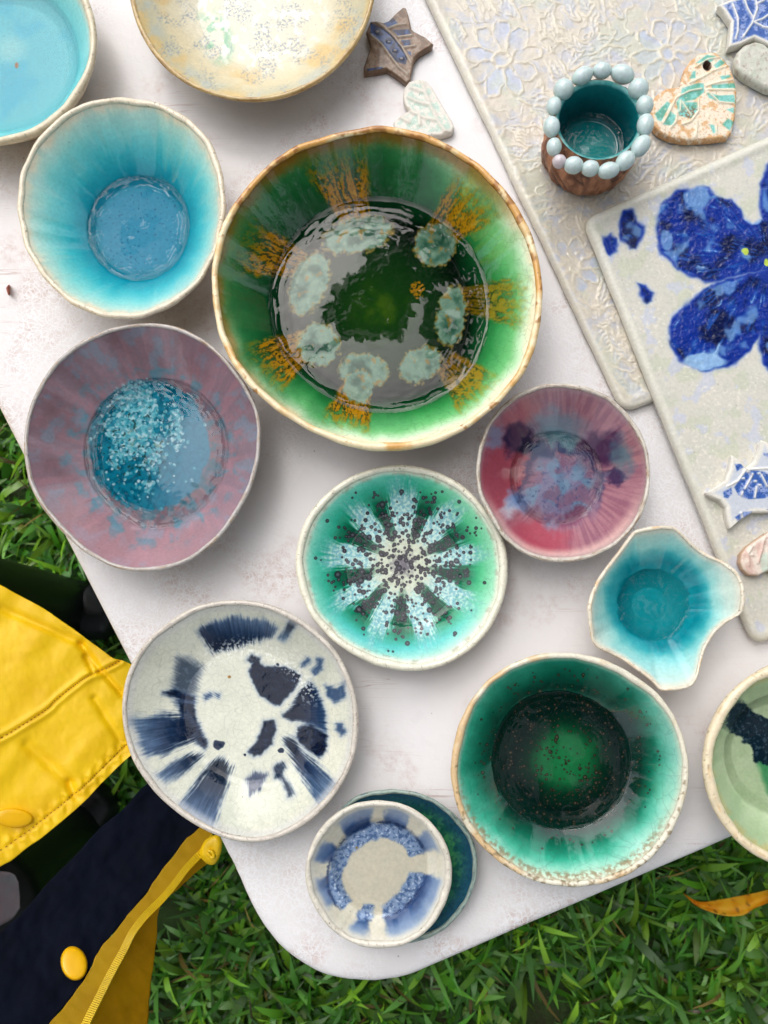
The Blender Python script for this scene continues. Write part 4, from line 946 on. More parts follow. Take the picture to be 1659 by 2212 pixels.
PET = [Zt([(935, 560), (960, 520), (1060, 450), (1180, 430), (1260, 440), (1310, 500), (1400, 520), (1470, 570), (1500, 640), (1550, 690), (1610, 650), (1680, 700), (1680, 1000), (1560, 1010), (1460, 1030), (1300, 1080), (1240, 1072), (1150, 1040), (1050, 990), (1000, 930), (930, 885), (908, 780), (908, 650)]),
       Zt([(1310, 1075), (1190, 1150), (1080, 1250), (1010, 1320), (992, 1420), (1010, 1520), (1060, 1600), (1150, 1655), (1240, 1678), (1350, 1660), (1450, 1620), (1500, 1570), (1580, 1480), (1640, 1340), (1680, 1150), (1680, 980), (1500, 1020)]),
       Zt([(1720, 200), (1650, 290), (1605, 420), (1600, 530), (1620, 660), (1680, 800), (1800, 800), (2000, 500), (1900, 200)]),
       Zt([(1640, 1180), (1590, 1330), (1600, 1500), (1630, 1640), (1720, 1720), (1900, 1700), (2050, 1500), (1900, 1150), (1760, 1000)]),
       Zt([(1760, 780), (1700, 950), (1800, 1050), (2100, 1050), (2250, 900), (2100, 760)])]
DAB = [Zt([(680, 590), (740, 590), (770, 660), (825, 710), (800, 790), (770, 855), (730, 850), (700, 810), (660, 800), (655, 690)]), Zt([(545, 770), (590, 745), (635, 780), (640, 860), (600, 895), (555, 880), (540, 830)]), Zt([(780, 1090), (840, 1095), (885, 1150), (870, 1205), (840, 1212), (800, 1170)])]
def rel_tray2(x, y, ed):
    d = np.minimum.reduce([sdf(x, y, p) for p in PET])
    return .0005 * (fbm(x, y, 70, 215) - .5) + .0007 * sm(6, -8, d) * (fbm(x, y, 13, 216) - .3) + .00018 * fbm(x, y, 7, 217)
def paint_tray2(x, y, ed, h):
    n = fbm(x, y, 44, 221); nf = fbm(x, y, 9, 222, 3); n2 = fbm(x, y, 90, 223)
    c = mix(col((204, 203, 192)) + 0 * x[..., None], col((216, 210, 198)), n)
    c = mix(c, col((196, 200, 178)), .6 * sm(.55, .65, fbm(x, y, 60, 224))); c = mix(c, col((196, 200, 216)), .7 * sm(.60, .70, fbm(x, y, 54, 225)))
    c = mix(c, col((232, 228, 214)), .55 * sm(.62, .72, nf) * sm(.48, .6, n2))
    wx, wy = x + 9 * (fbm(x, y, 26, 226, 2) - .5), y + 9 * (fbm(x, y, 26, 227, 2) - .5)
    d = np.minimum.reduce([sdf(wx, wy, p) for p in PET + DAB]); m = sm(5, -5, d); c = mix(c, col((150, 172, 212)), .45 * sm(11, -2, d))
    cx, cy = Zt([(1660, 900)])[0]; ph = np.arctan2(y - cy, x - cx); rr = np.hypot(x - cx, y - cy)
    st = fbs(ph * 16 + 1.5 * fbm(x, y, 50, 232), rr * .018, 228, 4)
    b = mix(col((10, 44, 138)) + 0 * c, col((4, 18, 66)), sm(.42, .72, fbm(x, y, 60, 229, 3) + .35 * (st - .5)))
    b = mix(b, col((32, 84, 172)), .8 * sm(.50, .72, st * .6 + .4 * fbm(x, y, 40, 233)))
    b = mix(b, col((112, 156, 208)), .75 * sm(.58, .76, fbm(x, y, 60, 230, 3)))
    b = mix(b, col((170, 200, 228)), .7 * sm(.64, .80, nf * .25 + .75 * st) * sm(.5, .7, fbm(x, y, 70, 234)))
    b = mix(b, col((14, 46, 148)), .8 * sm(-10, -3, d) * sm(.35, .5, n))
    for X, Y, rx, ry, kk in ((1180, 500, 90, 80, (104, 146, 200)), (975, 790, 50, 70, (110, 150, 204)), (1230, 1610, 150, 60, (158, 196, 228)), (1560, 640, 60, 60, (116, 158, 212))):
        e = ell(wx, wy, *Zt([(X, Y)])[0], rx * .32, ry * .32); b = mix(b, col(kk), .85 * sm(1.1, .8, e))
    c = mix(c, b, m)
    for X, Y, R_ in ((1500, 873, 26), (1655, 940, 26), (1690, 890, 24)): c = mix(c, col((186, 206, 84)), sm(1.1, .7, ell(wx, wy, *Zt([(X, Y)])[0], R_ * .32, R_ * .32)))
    c = mix(c, col((150, 140, 126)), .4 * sm(.84, .90, fbm(x, y, 6, 231, 1)))
    return mix(c, col((216, 214, 200)), .8 * sm(.0085, .006, ed))
slab('pottery_tray', 'cream rectangular tray painted with a big cobalt blue flower, at the right edge', 'tray', [(1258, 473), (1966, 155), (2255, 1190), (1628, 1394)], (.0085, .0085, .003, .003), 0.0070, 460, 640, rel_tray2, paint_tray2, G_EMB)

# ------------------------------------------------------------------ beaded cup
def cup():
    Zc = zoom(1290, 120, 1620); z0 = TAB + 0.0082; H = 0.047
    cc = P(1294, 258, z0 + H); c = cc[:2]
    root = empty('beaded_cup', (c[0], c[1], z0), 'small brown clay cup with a teal inside and a rim of pale beads', 'cup')
    ns = 200; T = np.linspace(-np.pi, np.pi, ns, endpoint=False)
    t = np.linspace(0, 1, 60)[:, None]
    r = np.interp(t, [0, .08, .35, .7, 1], [.0318, .0345, .0362, .0346, .0318]) + 0 * T
    X, Y = T * 36 * 1.0, t * 40 + 0 * T
    nz = fbm(np.cos(T) * 34 + 50 + 0 * t, np.sin(T) * 34 + 6 * fbm(X, Y, 12, 302), 9, 301, 4)
    wr = np.abs(np.sin(9 * fbm(np.cos(T) * 30 + Y * .7, np.sin(T) * 30 - Y * .5, 22, 303, 3)))
    r = r * (1 + .05 * per_noise(T, 1.2, 4)) + .0026 * (nz - .5) + .0020 * (wr - .6) * sm(1, .9, t)
    G = np.stack([c[0] + r * np.cos(T), c[1] + r * np.sin(T), z0 + H * t + 0 * T], -1)
    x, y = to_px(G)
    cl = mix(col((186, 128, 92)) + 0 * G, col((128, 78, 50)), sm(.35, .65, nz)); cl = mix(cl, col((70, 40, 28)), .75 * sm(.45, .1, wr)); cl = mix(cl, col((206, 152, 116)), .5 * sm(.6, .8, fbm(x, y, 20, 305)))
    Gb = np.concatenate([np.stack([c[0] + 0 * T, c[1] + 0 * T, z0 + .0005 + 0 * T], -1)[None], G]); cl = np.concatenate([cl[:1], cl])
    grid_mesh('clay_wall', Gb, G_RAW, root, cl, True, True)
    q = np.linspace(0, 1, 70)[:, None]
    ri = np.interp(q, [0, .45, .52, .6, .94, 1], [0, .0215, .0238, .0250, .0288, .0316]) + 0 * T; zi = np.interp(q, [0, .45, .52, .6, .94, 1], [.013, .0134, .0155, .019, .0455, .0470]) + 0 * T
    Gi = np.stack([c[0] + ri * np.cos(T), c[1] + ri * np.sin(T), z0 + zi], -1); x, y = to_px(Gi)
    n = fbm(x, y, 18, 310); ci = ramp(q + .06 * (n - .5), [(0, (20, 140, 140)), (.4, (16, 124, 128)), (.55, (2, 66, 74)), (.75, (4, 82, 90)), (.93, (24, 120, 124)), (1, (120, 170, 164))])
    grid_mesh('glazed_well', Gi, G_SMOOTH, root, ci)
    qq = np.linspace(0, 1, 40)[:, None]; rw = .0250 * qq + 0 * T; ew = np.exp(-(1 - qq) / .05) * .0010 + .00018 * np.exp(-(1 - qq) / .25) * np.sin(qq * 40 + 5 * fbm(np.cos(T) * 3, np.sin(T) * 3, 1, 311)) + .00005 * np.sin(12 * fbm(rw * np.cos(T) * 1e3, rw * np.sin(T) * 1e3, 9, 312))
    grid_mesh('rainwater', np.stack([c[0] + rw * np.cos(T), c[1] + rw * np.sin(T), z0 + .0185 + ew], -1), WATER, root)
    bm_ = glaze('bead_glaze', 0.18, .1, 80, .2)
    uu = np.linspace(0, np.pi, 15)[:, None]; vv = np.linspace(0, 2 * np.pi, 22, endpoint=False)[None]
    for i, (bx, by, rx, ry, ro) in enumerate([(665, 330, 136, 98, -32), (905, 265, 112, 98, 0), (1155, 310, 142, 108, 20), (1350, 490, 118, 122, 0), (1428, 690, 100, 118, 0), (1435, 930, 98, 134, 8), (1380, 1190, 100, 145, 36), (1190, 1370, 128, 98, -42), (985, 1490, 128, 94, -14), (760, 1465, 104, 94, 0), (555, 1425, 112, 100, 5), (380, 1380, 82, 80, 0), (315, 1200, 88, 108, 0), (285, 955, 98, 126, 0), (312, 700, 88, 112, 12), (432, 495, 118, 122, 20)]):
        X_, Y_ = Zc([(bx, by)])[0]; w = P(X_, Y_, z0 + H + .0005); k = .197 / FPX * (CAMZ - z0 - H)
        a = -math.radians(ro); ex, ey = np.sin(uu) * np.cos(vv) * rx * k, np.sin(uu) * np.sin(vv) * ry * k
        B = np.stack([w[0] + ex * math.cos(a) - ey * math.sin(a), w[1] + ex * math.sin(a) + ey * math.cos(a), w[2] + np.cos(uu) * min(rx, ry) * k * .95 + 0 * vv], -1)
        B += .0003 * (fbm(B[..., 0] * 1e3 + i * 9, B[..., 1] * 1e3, 4, 320)[..., None] - .5)
        x, y = to_px(B); bc = mix(col((190, 212, 204)) + 0 * B, col((204, 218, 224)), fbm(x, y, 14, 321 + i)); bc = mix(bc, col((150, 190, 176)), .6 * sm(.2, .9, (uu / np.pi + 0 * vv)))
        if i == 11: bc = mix(bc, col((206, 190, 196)), .85)
        grid_mesh('bead', B, bm_, root, bc)
    return root
cup()

# ------------------------------------------------------------------ stars and hearts cut from clay
Z1 = zoom(860, 0, 1160); Z2 = zoom(1575, 0, 1875); Z3 = zoom(1650, 1000, 1875, 830.0)
def line_rel(lines, w, amp):
    return lambda x, y, e: amp * np.maximum.reduce([np.exp(-(sdl(x, y, L) / w) ** 2) for L in lines])
# brown star
bs = Z1([(690, 85), (725, 95), (760, 200), (800, 380), (830, 410), (1000, 500), (1095, 585), (1065, 620), (900, 720), (840, 800), (805, 950), (785, 1090), (740, 1130), (600, 1020), (460, 930), (300, 960), (150, 980), (150, 900), (190, 780), (240, 640), (205, 500), (180, 430), (240, 280), (330, 275), (420, 295), (490, 270), (600, 160)])
bs_l = [Z1([(300, 280), (430, 370), (560, 490), (680, 650), (790, 850)]), Z1([(260, 480), (400, 600), (500, 740), (620, 900), (740, 1000)]), Z1([(490, 385), (600, 340), (720, 325)]), Z1([(620, 500), (800, 480)]), Z1([(700, 640), (840, 620)])] + [Z1([(a - 8, b), (a + 8, b)]) for a, b in ((340, 435), (495, 570), (580, 685), (665, 795))]
bs_b = [Z1(p) for p in ([(240, 300), (400, 380), (520, 470), (640, 610), (745, 790), (720, 870), (580, 830), (480, 690), (370, 560), (250, 460)], [(410, 305), (560, 250), (620, 320), (490, 380)], [(540, 405), (770, 395), (800, 455), (620, 490)], [(660, 540), (780, 540), (790, 610), (700, 625)], [(200, 930), (400, 900), (420, 925), (200, 960)], [(740, 690), (790, 700), (790, 760)])]
def paint_bs(x, y, e):
    n = fbm(x, y, 16, 401); nf = fbm(x, y, 5, 402, 3)
    c = mix(col((156, 138, 122)) + 0 * x[..., None], col((118, 98, 82)), sm(.35, .65, n)); c = mix(c, col((136, 96, 74)), sm(.5, .7, nf) * .6)
    d = np.minimum.reduce([sdf(x, y, p) for p in bs_b]); c = mix(c, mix(col((52, 78, 130)) + 0 * c, col((30, 40, 72)), sm(.4, .6, n)), sm(1.5, -1.5, d))
    l = np.maximum.reduce([np.exp(-(sdl(x, y, L) / 3.2) ** 2) for L in bs_l]); c = mix(c, col((184, 172, 158)), .85 * l)
    return mix(c, col((112, 88, 68)), .7 * sm(-4, 0, e))
tablet('star_ornament', 'brown clay star with blue leaf pattern, lying by the cream dish', 'star', bs, .0065, paint_bs, G_MATT, 0, line_rel(bs_l, 3.0, .0009), dens=2.2)
# pale heart
ph_ = Z1([(900, 1055), (1000, 1080), (1080, 1170), (1160, 1310), (1260, 1480), (1350, 1630), (1385, 1720), (1350, 1780), (1200, 1830), (1000, 1840), (700, 1780), (560, 1720), (550, 1650), (640, 1560), (760, 1490), (700, 1400), (680, 1300), (700, 1180), (770, 1090)])
ph_l = [Z1([(930, 1080), (1000, 1300), (1080, 1480), (1180, 1680), (1260, 1780)]), Z1([(790, 1180), (900, 1220), (990, 1250)]), Z1([(760, 1320), (900, 1380), (1040, 1410)]), Z1([(760, 1480), (900, 1560), (1000, 1600), (1130, 1620)]), Z1([(900, 1560), (910, 1680)]), Z1([(640, 1570), (760, 1650)])]
def paint_ph(x, y, e):
    n = fbm(x, y, 16, 411); nf = fbm(x, y, 4, 412, 2); l = np.maximum.reduce([np.exp(-(sdl(x, y, L) / 5) ** 2) for L in ph_l])
    c = mix(col((222, 216, 206)) + 0 * x[..., None], col((178, 204, 190)), sm(.35, .6, n) * sm(-5, -12, e)); c = mix(c, col((226, 232, 224)), sm(.6, .7, nf) * .6 * sm(-6, -12, e))
    return mix(c, col((222, 216, 204)), .9 * l)
tablet('heart_ornament', 'pale mint leaf-veined clay heart half under the big green bowl rim', 'heart', ph_, .0065, paint_ph, G_MATT, 0, line_rel(ph_l, 4.5, .0009), dens=2.0)
# heart with a hole
hh = Z2([(870, 690), (960, 700), (1060, 780), (1150, 900), (1210, 1050), (1245, 1220), (1235, 1400), (1220, 1600), (1170, 1800), (1130, 1850), (900, 1880), (560, 1895), (350, 1860), (200, 1790), (110, 1700), (85, 1550), (90, 1400), (150, 1280), (280, 1190), (470, 1160), (500, 1050), (530, 930), (620, 800), (740, 715)])
hh_l = [Z2(p) for p in ([(690, 900), (850, 800), (1030, 770)], [(620, 1110), (780, 1040), (930, 950), (1090, 900)], [(830, 1160), (1000, 1110), (1190, 1080)], [(850, 1210), (1050, 1215), (1230, 1215)], [(250, 1650), (340, 1480), (420, 1320), (600, 1230), (760, 1200)], [(720, 1350), (720, 1500), (620, 1640), (500, 1680)], [(480, 1360), (470, 1500)], [(500, 1380), (620, 1560)], [(430, 1520), (420, 1640), (350, 1720)], [(860, 1250), (1000, 1380), (1200, 1400)], [(860, 1560), (960, 1700), (960, 1800)], [(700, 1640), (690, 1830)])]
hh_b = [Z2(p) for p in ([(690, 850), (830, 740), (960, 760), (900, 830), (780, 870)], [(930, 880), (1020, 800), (1080, 850), (960, 930)], [(600, 1060), (650, 960), (680, 960), (680, 1060)], [(1010, 1030), (1140, 1010), (1160, 1040), (1040, 1080)], [(900, 1150), (1200, 1120), (1230, 1190), (900, 1200)], [(830, 1250), (1000, 1290), (1200, 1280), (1220, 1400), (1020, 1380), (860, 1320)], [(500, 1190), (720, 1120), (790, 1130), (800, 1240), (680, 1340), (420, 1400), (480, 1280)], [(420, 1380), (700, 1380), (720, 1480), (620, 1600), (460, 1560)], [(130, 1540), (300, 1370), (340, 1400), (220, 1640), (170, 1620)], [(240, 1680), (340, 1500), (420, 1560), (380, 1700)], [(1040, 1680), (1120, 1600), (1200, 1650), (1140, 1760)], [(1100, 1480), (1200, 1450), (1200, 1530)], [(870, 1680), (930, 1690), (960, 1790), (920, 1800)])]
def paint_hh(x, y, e):
    n = fbm(x, y, 18, 421); nf = fbm(x, y, 5, 422, 3)
    c = mix(col((236, 222, 200)) + 0 * x[..., None], col((220, 176, 128)), sm(.5, .75, n + .3 * sm(-14, 0, e) - .05)); c = mix(c, col((176, 122, 72)), .45 * sm(.62, .82, nf + .2 * sm(-8, 0, e)))
    d = np.minimum.reduce([sdf(x, y, p) for p in hh_b]); b = mix(col((112, 196, 190)) + 0 * c, col((84, 166, 146)), sm(.4, .6, n)); b = mix(b, col((110, 74, 44)), .9 * sm(1.2, .5, ell(x, y, *Z2([(600, 1560)])[0], 26, 20, -30)) * sm(.42, .55, nf))
    b = mix(b, col((226, 236, 226)), .6 * sm(.70, .82, nf)); c = mix(c, b, .9 * sm(2, -2, d))
    l = np.maximum.reduce([np.exp(-(sdl(x, y, L) / 2.6) ** 2) for L in hh_l]); c = mix(c, col((240, 226, 200)), .85 * l)
    hx, hy = Z2([(838, 890)])[0]; c = mix(c, col((74, 50, 36)), sm(1.15, .9, ell(x, y, hx, hy, 9, 10.5)))
    return c
hx, hy = Z2([(838, 890)])[0]
tablet('heart_ornament', 'cream and turquoise clay heart with a hole, beside the beaded cup', 'heart', hh, .0070, paint_hh, G_MATT, .0085, line_rel(hh_l, 2.6, .0009), dens=2.2, hole=(hx, hy, 9))
# blue star, top right corner
ts = Z2([(985, 60), (1060, 140), (1160, 290), (1150, 450), (1125, 640), (1280, 600), (1480, 510), (1650, 590), (1830, 700), (1780, 520), (1760, 330), (1880, 240), (2010, 120), (1860, 60), (1700, 0), (1640, -140), (1560, -300), (1440, -170), (1300, -60), (1120, 0)])
ts_l = [Z2(p) for p in ([(1180, 60), (1250, 250), (1250, 420), (1220, 520)], [(1320, 500), (1440, 320), (1510, 120), (1480, -60)], [(1330, -20), (1390, 140), (1460, 250)], [(1460, 300), (1580, 260), (1700, 180)], [(1480, 310), (1600, 370), (1720, 380)], [(1490, 60), (1600, 10)])]
def blue_star(L, tip, seed, blobs=None):
    def f(x, y, e):
        n = fbm(x, y, 18, seed); nf = fbm(x, y, 5, seed + 1, 3)
        b = mix(col((140, 158, 206)) + 0 * x[..., None], col((58, 96, 170)), sm(.35, .6, n)); b = mix(b, col((36, 66, 130)), .7 * sm(.55, .7, nf))
        c = mix(col((226, 222, 212)) + 0 * b, b, sm(-4, -10, e) if blobs is None else sm(2, -2, np.minimum.reduce([sdf(x, y, p) for p in blobs])))
        if blobs is not None: c = mix(c, col((176, 188, 212)), .55 * sm(-6, -14, e) * (1 - sm(2, -2, np.minimum.reduce([sdf(x, y, p) for p in blobs]))))
        l = np.maximum.reduce([np.exp(-(sdl(x, y, q) / 3.0) ** 2) for q in L]); return mix(c, col((238, 234, 226)), .95 * l)
    return f
tablet('star_ornament', 'white clay star with blue leaf veins, in the top right corner', 'star', ts, .0075, blue_star(ts_l, 0, 431), G_MATT, .0085, line_rel(ts_l, 3.0, .0010), dens=2.0)
# pebble-like heart
pb = Z2([(1490, 545), (1600, 570), (1700, 650), (1900, 700), (2050, 850), (2000, 1100), (1850, 1230), (1659, 1190), (1500, 1110), (1330, 1010), (1240, 920), (1215, 800), (1250, 690), (1350, 590)])
def paint_pb(x, y, e):
    n = fbm(x, y, 22, 441); return mix(mix(col((210, 206, 196)) + 0 * x[..., None], col((190, 196, 178)), n), col((168, 150, 138)), .6 * sm(.6, .75, fbm(x, y, 9, 442)))
tablet('heart_ornament', 'plain off-white clay heart below the blue star in the top right corner', 'heart', pb, .0080, paint_pb, G_MATT, .0085, lambda x, y, e: .0006 * (fbm(x, y, 16, 443) - .5), edge=.0035, dens=1.6, lowpass=30)
# navy star on the flower tray
ns_ = Z3([(505, 405), (540, 430), (630, 520), (700, 470), (740, 380), (770, 270), (830, 290), (900, 420), (1000, 480), (1200, 470), (1100, 640), (1120, 800), (1250, 930), (1000, 900), (830, 930), (690, 930), (560, 1010), (490, 1075), (465, 1000), (450, 880), (400, 820), (290, 770), (275, 745), (350, 700), (440, 640), (480, 540)])
ns_l = [Z3(p) for p in ([(470, 690), (560, 640), (630, 540)], [(620, 710), (660, 640), (690, 580)], [(710, 790), (725, 700)], [(770, 590), (820, 690)], [(660, 540), (780, 530), (900, 530)], [(590, 930), (600, 980)], [(600, 740), (590, 770)])] + [Z3([(a - 6, b), (a + 6, b)]) for a, b in ((650, 560), (605, 620), (715, 645), (755, 680), (750, 575))]
ns_b = [Z3(p) for p in ([(425, 740), (500, 700), (510, 760), (470, 800), (430, 790)], [(525, 700), (620, 560), (690, 540), (800, 560), (900, 620), (880, 760), (800, 800), (650, 810), (560, 770)], [(530, 970), (600, 920), (690, 915), (640, 960), (560, 1000)], [(790, 390), (900, 400), (860, 440), (790, 410)], [(530, 490), (590, 490), (610, 520), (550, 560)], [(820, 900), (1000, 840), (1000, 880)])]
tablet('star_ornament', 'white clay star with navy fan pattern, lying on the blue flower tray', 'star', ns_, .0075, blue_star(ns_l, 0, 451, ns_b), G_MATT, .0118, line_rel(ns_l, 2.4, .0009), dens=2.2)
pk = Z3([(830, 1100), (740, 1160), (640, 1230), (585, 1300), (575, 1380), (600, 1440), (660, 1495), (740, 1500), (830, 1460), (950, 1500), (1080, 1440), (1100, 1300), (1000, 1150)])
pk_l = [Z3([(800, 1150), (770, 1280), (740, 1380)]), Z3([(690, 1230), (650, 1300), (660, 1400)]), Z3([(675, 1310), (690, 1310)]), Z3([(830, 1250), (830, 1400)])]
def paint_pk(x, y, e):
    n = fbm(x, y, 20, 461); c = mix(col((226, 212, 198)) + 0 * x[..., None], col((214, 184, 170)), sm(.4, .65, n)); c = mix(c, col((186, 206, 190)), .7 * sm(1.1, .6, ell(x, y, *Z3([(810, 1380)])[0], 14, 26)))
    return mix(c, col((176, 138, 104)), .7 * sm(-3, 0, e))
tablet('heart_ornament', 'pinkish clay heart with brown edge, on the blue flower tray', 'heart', pk, .0075, paint_pk, G_MATT, .0108, line_rel(pk_l, 3, .0008), dens=2.0, edge=.0028)

# ------------------------------------------------------------------ fallen leaf and petal
LEAF_MAT = leaf_material('autumn_leaf', .45, .3)
def lying_leaf(name, label, cat, top, bot, z, cols, thick=.0006, curl=.012):
    n, m = 40, 9
    a, b = smooth_line(top, n), smooth_line(bot, n); t = np.linspace(0, 1, m)[:, None, None]
    px = a[None] * (1 - t) + b[None] * t; zz = z + curl * (np.abs(t[..., 0] * 2 - 1) ** 2) + .006 * np.sin(np.linspace(0, 5, n))[None]
    G = P(px[..., 0], px[..., 1], zz); g = np.concatenate([G, (G - np.array([0, 0, thick]))[::-1]])
    x, y = to_px(g); c = mix(col(cols[0]) + 0 * g, col(cols[1]), sm(.4, .7, fbm(x, y, 26, 501))); c = mix(c, col(cols[2]), .8 * sm(.74, .8, fbm(x, y, 12, 502))); c = mix(c, col(cols[2]), .75 * sm(.88, 1, np.linspace(0, 1, n))[None])
    org = g.reshape(-1, 3).mean(0)
    o = grid_mesh(name, g, LEAF_MAT, None, c, False, False, org); return tag(o, label, cat)
Z8 = zoom(1000, 2000, 1875)
lying_leaf('fallen_leaf', 'curled orange-yellow leaf lying on the grass', 'leaf', Z8([(1268, 343), (1340, 382), (1430, 374), (1520, 358), (1600, 342), (1700, 318)]), Z8([(1270, 348), (1330, 402), (1440, 444), (1540, 446), (1600, 412), (1700, 372)]), .085, [(255, 204, 50), (246, 176, 30), (140, 92, 40)])
lying_leaf('flower_petal', 'tiny reddish petal on the white table at the far left', 'petal', [(13, 622), (19, 615), (25, 620)], [(14, 628), (19, 638), (24, 630)], TAB + .0008, [(186, 96, 60), (160, 70, 50), (110, 50, 40)], .0003, .001)

# ------------------------------------------------------------------ tree branch hanging over the table (it mirrors in the water)
def branch():
    rg = np.random.default_rng(33); Zg = zoom(480, 260, 1380); zw = TAB + .02
    def up(px, py, h):
        p = P(px, py, zw); return np.array([p[0], p[1], zw]) + np.array([p[0], p[1], CAMZ - zw]) / (CAMZ - zw) * h
    reg = Zg([(560, 900), (700, 740), (860, 610), (1000, 480), (1340, 560), (1400, 900), (1280, 1180), (1120, 1120), (1010, 1000), (930, 960), (880, 980), (760, 1030), (620, 950)])
    holes = [(1095, 800, 75, 55), (1215, 735, 60, 55), (1130, 950, 55, 75), (985, 900, 55, 95), (1190, 1060, 60, 55), (610, 860, 45, 55), (990, 660, 40, 70), (830, 760, 50, 26), (1260, 880, 45, 60)]
    root_p = up(*Zg([(1500, 300)])[0], 2.6)
    root = empty('tree_branch', root_p, 'leafy tree branch overhanging the table, mirrored in the green bowl', 'branch')
    bark = plain('bark', (70, 56, 44), .9, 0, .3, 40, .8)
    tip = up(*Zg([(760, 860)])[0], 1.75); mid = up(*Zg([(1180, 640)])[0], 2.0)
    far = root_p + (root_p - mid) * 1.2
    v, f = tube(smooth_line([far, root_p, mid, tip], 30), np.linspace(.03, .004, 30), 10); raw_mesh('limb', v, f, bark, root)
    lm = leaf_material('tree_leaf', .35, .12)
    # leaves: a drooping spray by the green bowl's mirror line, and the unseen canopy, its cover shaped to block light overhead
    def put(name, p, L, a, dz, parent):
        n = len(p); d = np.stack([np.cos(a), np.sin(a), dz], -1); d /= np.linalg.norm(d, axis=1)[:, None]
        s_ = np.cross(d, [0, 0, 1.0]); s_ /= np.linalg.norm(s_, axis=1)[:, None]; s_[:, 2] += rg.uniform(-.4, .4, n)
        W = (L * rg.uniform(.24, .36, n))[:, None]; L = L[:, None]; V = np.zeros((n, 15, 3))
        for q, (t, w) in enumerate([(0, .0), (.2, .75), (.45, 1), (.75, .6), (1, .0)]):
            V[:, q * 3] = p + d * L * t - s_ * W * w; V[:, q * 3 + 1] = p + d * L * t + np.array([0, 0, -.004 * (1 - abs(2 * t - 1))]); V[:, q * 3 + 2] = p + d * L * t + s_ * W * w
        f = np.array([[b, b + 3, b + 4, b + 1] for b in (0, 3, 6, 9)] + [[b + 1, b + 4, b + 5, b + 2] for b in (0, 3, 6, 9)])
        F = (f[None] + (np.arange(n) * 15)[:, None, None]).reshape(-1, 4)
        cl = mix(col((48, 84, 28)) + np.zeros((n, 3)), col((92, 126, 44)), rg.random(n))
        o = raw_mesh(name, V.reshape(-1, 3), F, lm, parent, np.repeat(cl, 15, 0)); o['kind'] = 'stuff'
    N = 2600; px, py = rg.uniform(650, 1140, N), rg.uniform(420, 830, N)
    ok = sdf(px, py, reg) < -4; zx, zy = (px - 480 * .8848) / .48, (py - 260 * .8848) / .48
    for a, b, c, d in holes: ok &= ((zx - a) / c) ** 2 + ((zy - b) / d) ** 2 > 1
    px, py = px[ok][:560], py[ok][:560]
    pw = P(px, py, zw); h = rg.uniform(1.7, 2.0, len(px)); p = pw + np.concatenate([pw[:, :2], np.full((len(px), 1), CAMZ - zw)], 1) / (CAMZ - zw) * h[:, None]
    put('foliage', p, rg.uniform(.05, .085, len(px)), rg.normal(-1.3, .7, len(px)), rg.uniform(-.7, -.1, len(px)), root)
    Zm = zoom(0, 740, 700)
    for reg2, cnt2, (bx0, bx1, by0, by1) in ((Zm([(1000, 640), (930, 730), (850, 830), (800, 980), (900, 1040), (1040, 1110), (1080, 1170), (1040, 1220), (930, 1250), (700, 1290), (400, 1100), (400, 560), (700, 400), (1000, 430)]), 620, (140, 420, 790, 1150)), ([(300 + 150 * math.cos(t), 480 + 150 * math.sin(t)) for t in np.linspace(0, 6.2, 20)], 700, (140, 460, 320, 640))):  # two added sprays, unseen, that block sky reflections in the mauve and turquoise pools
        px, py = rg.uniform(bx0, bx1, 5000), rg.uniform(by0, by1, 5000); ok = sdf(px, py, reg2) < -6; px, py = px[ok][:cnt2], py[ok][:cnt2]
        pw = P(px, py, zw); h = rg.uniform(1.9, 2.4, len(px)); p = pw + np.concatenate([pw[:, :2], np.full((len(px), 1), CAMZ - zw)], 1) / (CAMZ - zw) * h[:, None]
        put('foliage', p, rg.uniform(.05, .085, len(px)), rg.uniform(0, 6.28, len(px)), rg.uniform(-.7, -.1, len(px)), root)
        v, f = tube(smooth_line([far, (far + p.mean(0)) / 2 + (0, 0, .6), p.mean(0)], 16), np.linspace(.03, .004, 16), 8); raw_mesh('limb', v, f, bark, root)
    N = 11000; dx, dy = rg.uniform(-.62, .75, N), rg.uniform(-.75, .80, N); hh_ = rg.uniform(2.3, 3.4, N)
    edge = dy - .10 + .55 * np.minimum(dx + .02, 0) * -1 * 0 ; nz = fbm(dx, dy, .16, 801, 3)
    cover = ((dy < -.04 + .30 * (fbm(dx, dy, .35, 803, 3) - .5)) & (dx > -.46 + .2 * (fbm(dx, dy, .3, 806, 2) - .5))) | (dx > .20 + .25 * (fbm(dx, dy, .3, 804, 3) - .5) + .35 * np.clip(dy - .35, 0, 1))
    cover &= nz < .60
    for hx_, hy_, hr_ in ((.30, .03, .028), (.345, -.02, .035), (.27, -.055, .022), (.36, .05, .02), (.16, -.20, .014), (.11, -.24, .018), (.19, -.27, .012), (.13, -.15, .010)): cover &= (dx - hx_) ** 2 + (dy - hy_) ** 2 > hr_ ** 2
    dx, dy, hh_ = dx[cover], dy[cover], hh_[cover]
    p = np.stack([dx * (hh_ + .58), dy * (hh_ + .58), zw + hh_], -1)
    put('canopy', p, rg.uniform(.09, .16, len(dx)), rg.uniform(0, 6.28, len(dx)), rg.uniform(-.6, .3, len(dx)), root)
    for k in range(9):
        t = rg.uniform(-2.4, .5); e = np.array([2.6 * math.cos(t) * .9, 2.6 * math.sin(t) * .9 - .4, 3.6])
        v, f = tube(smooth_line([far, (far + e) / 2 + (0, 0, .5), e], 16), np.linspace(.04, .006, 16), 8); raw_mesh('limb', v, f, bark, root)
branch()

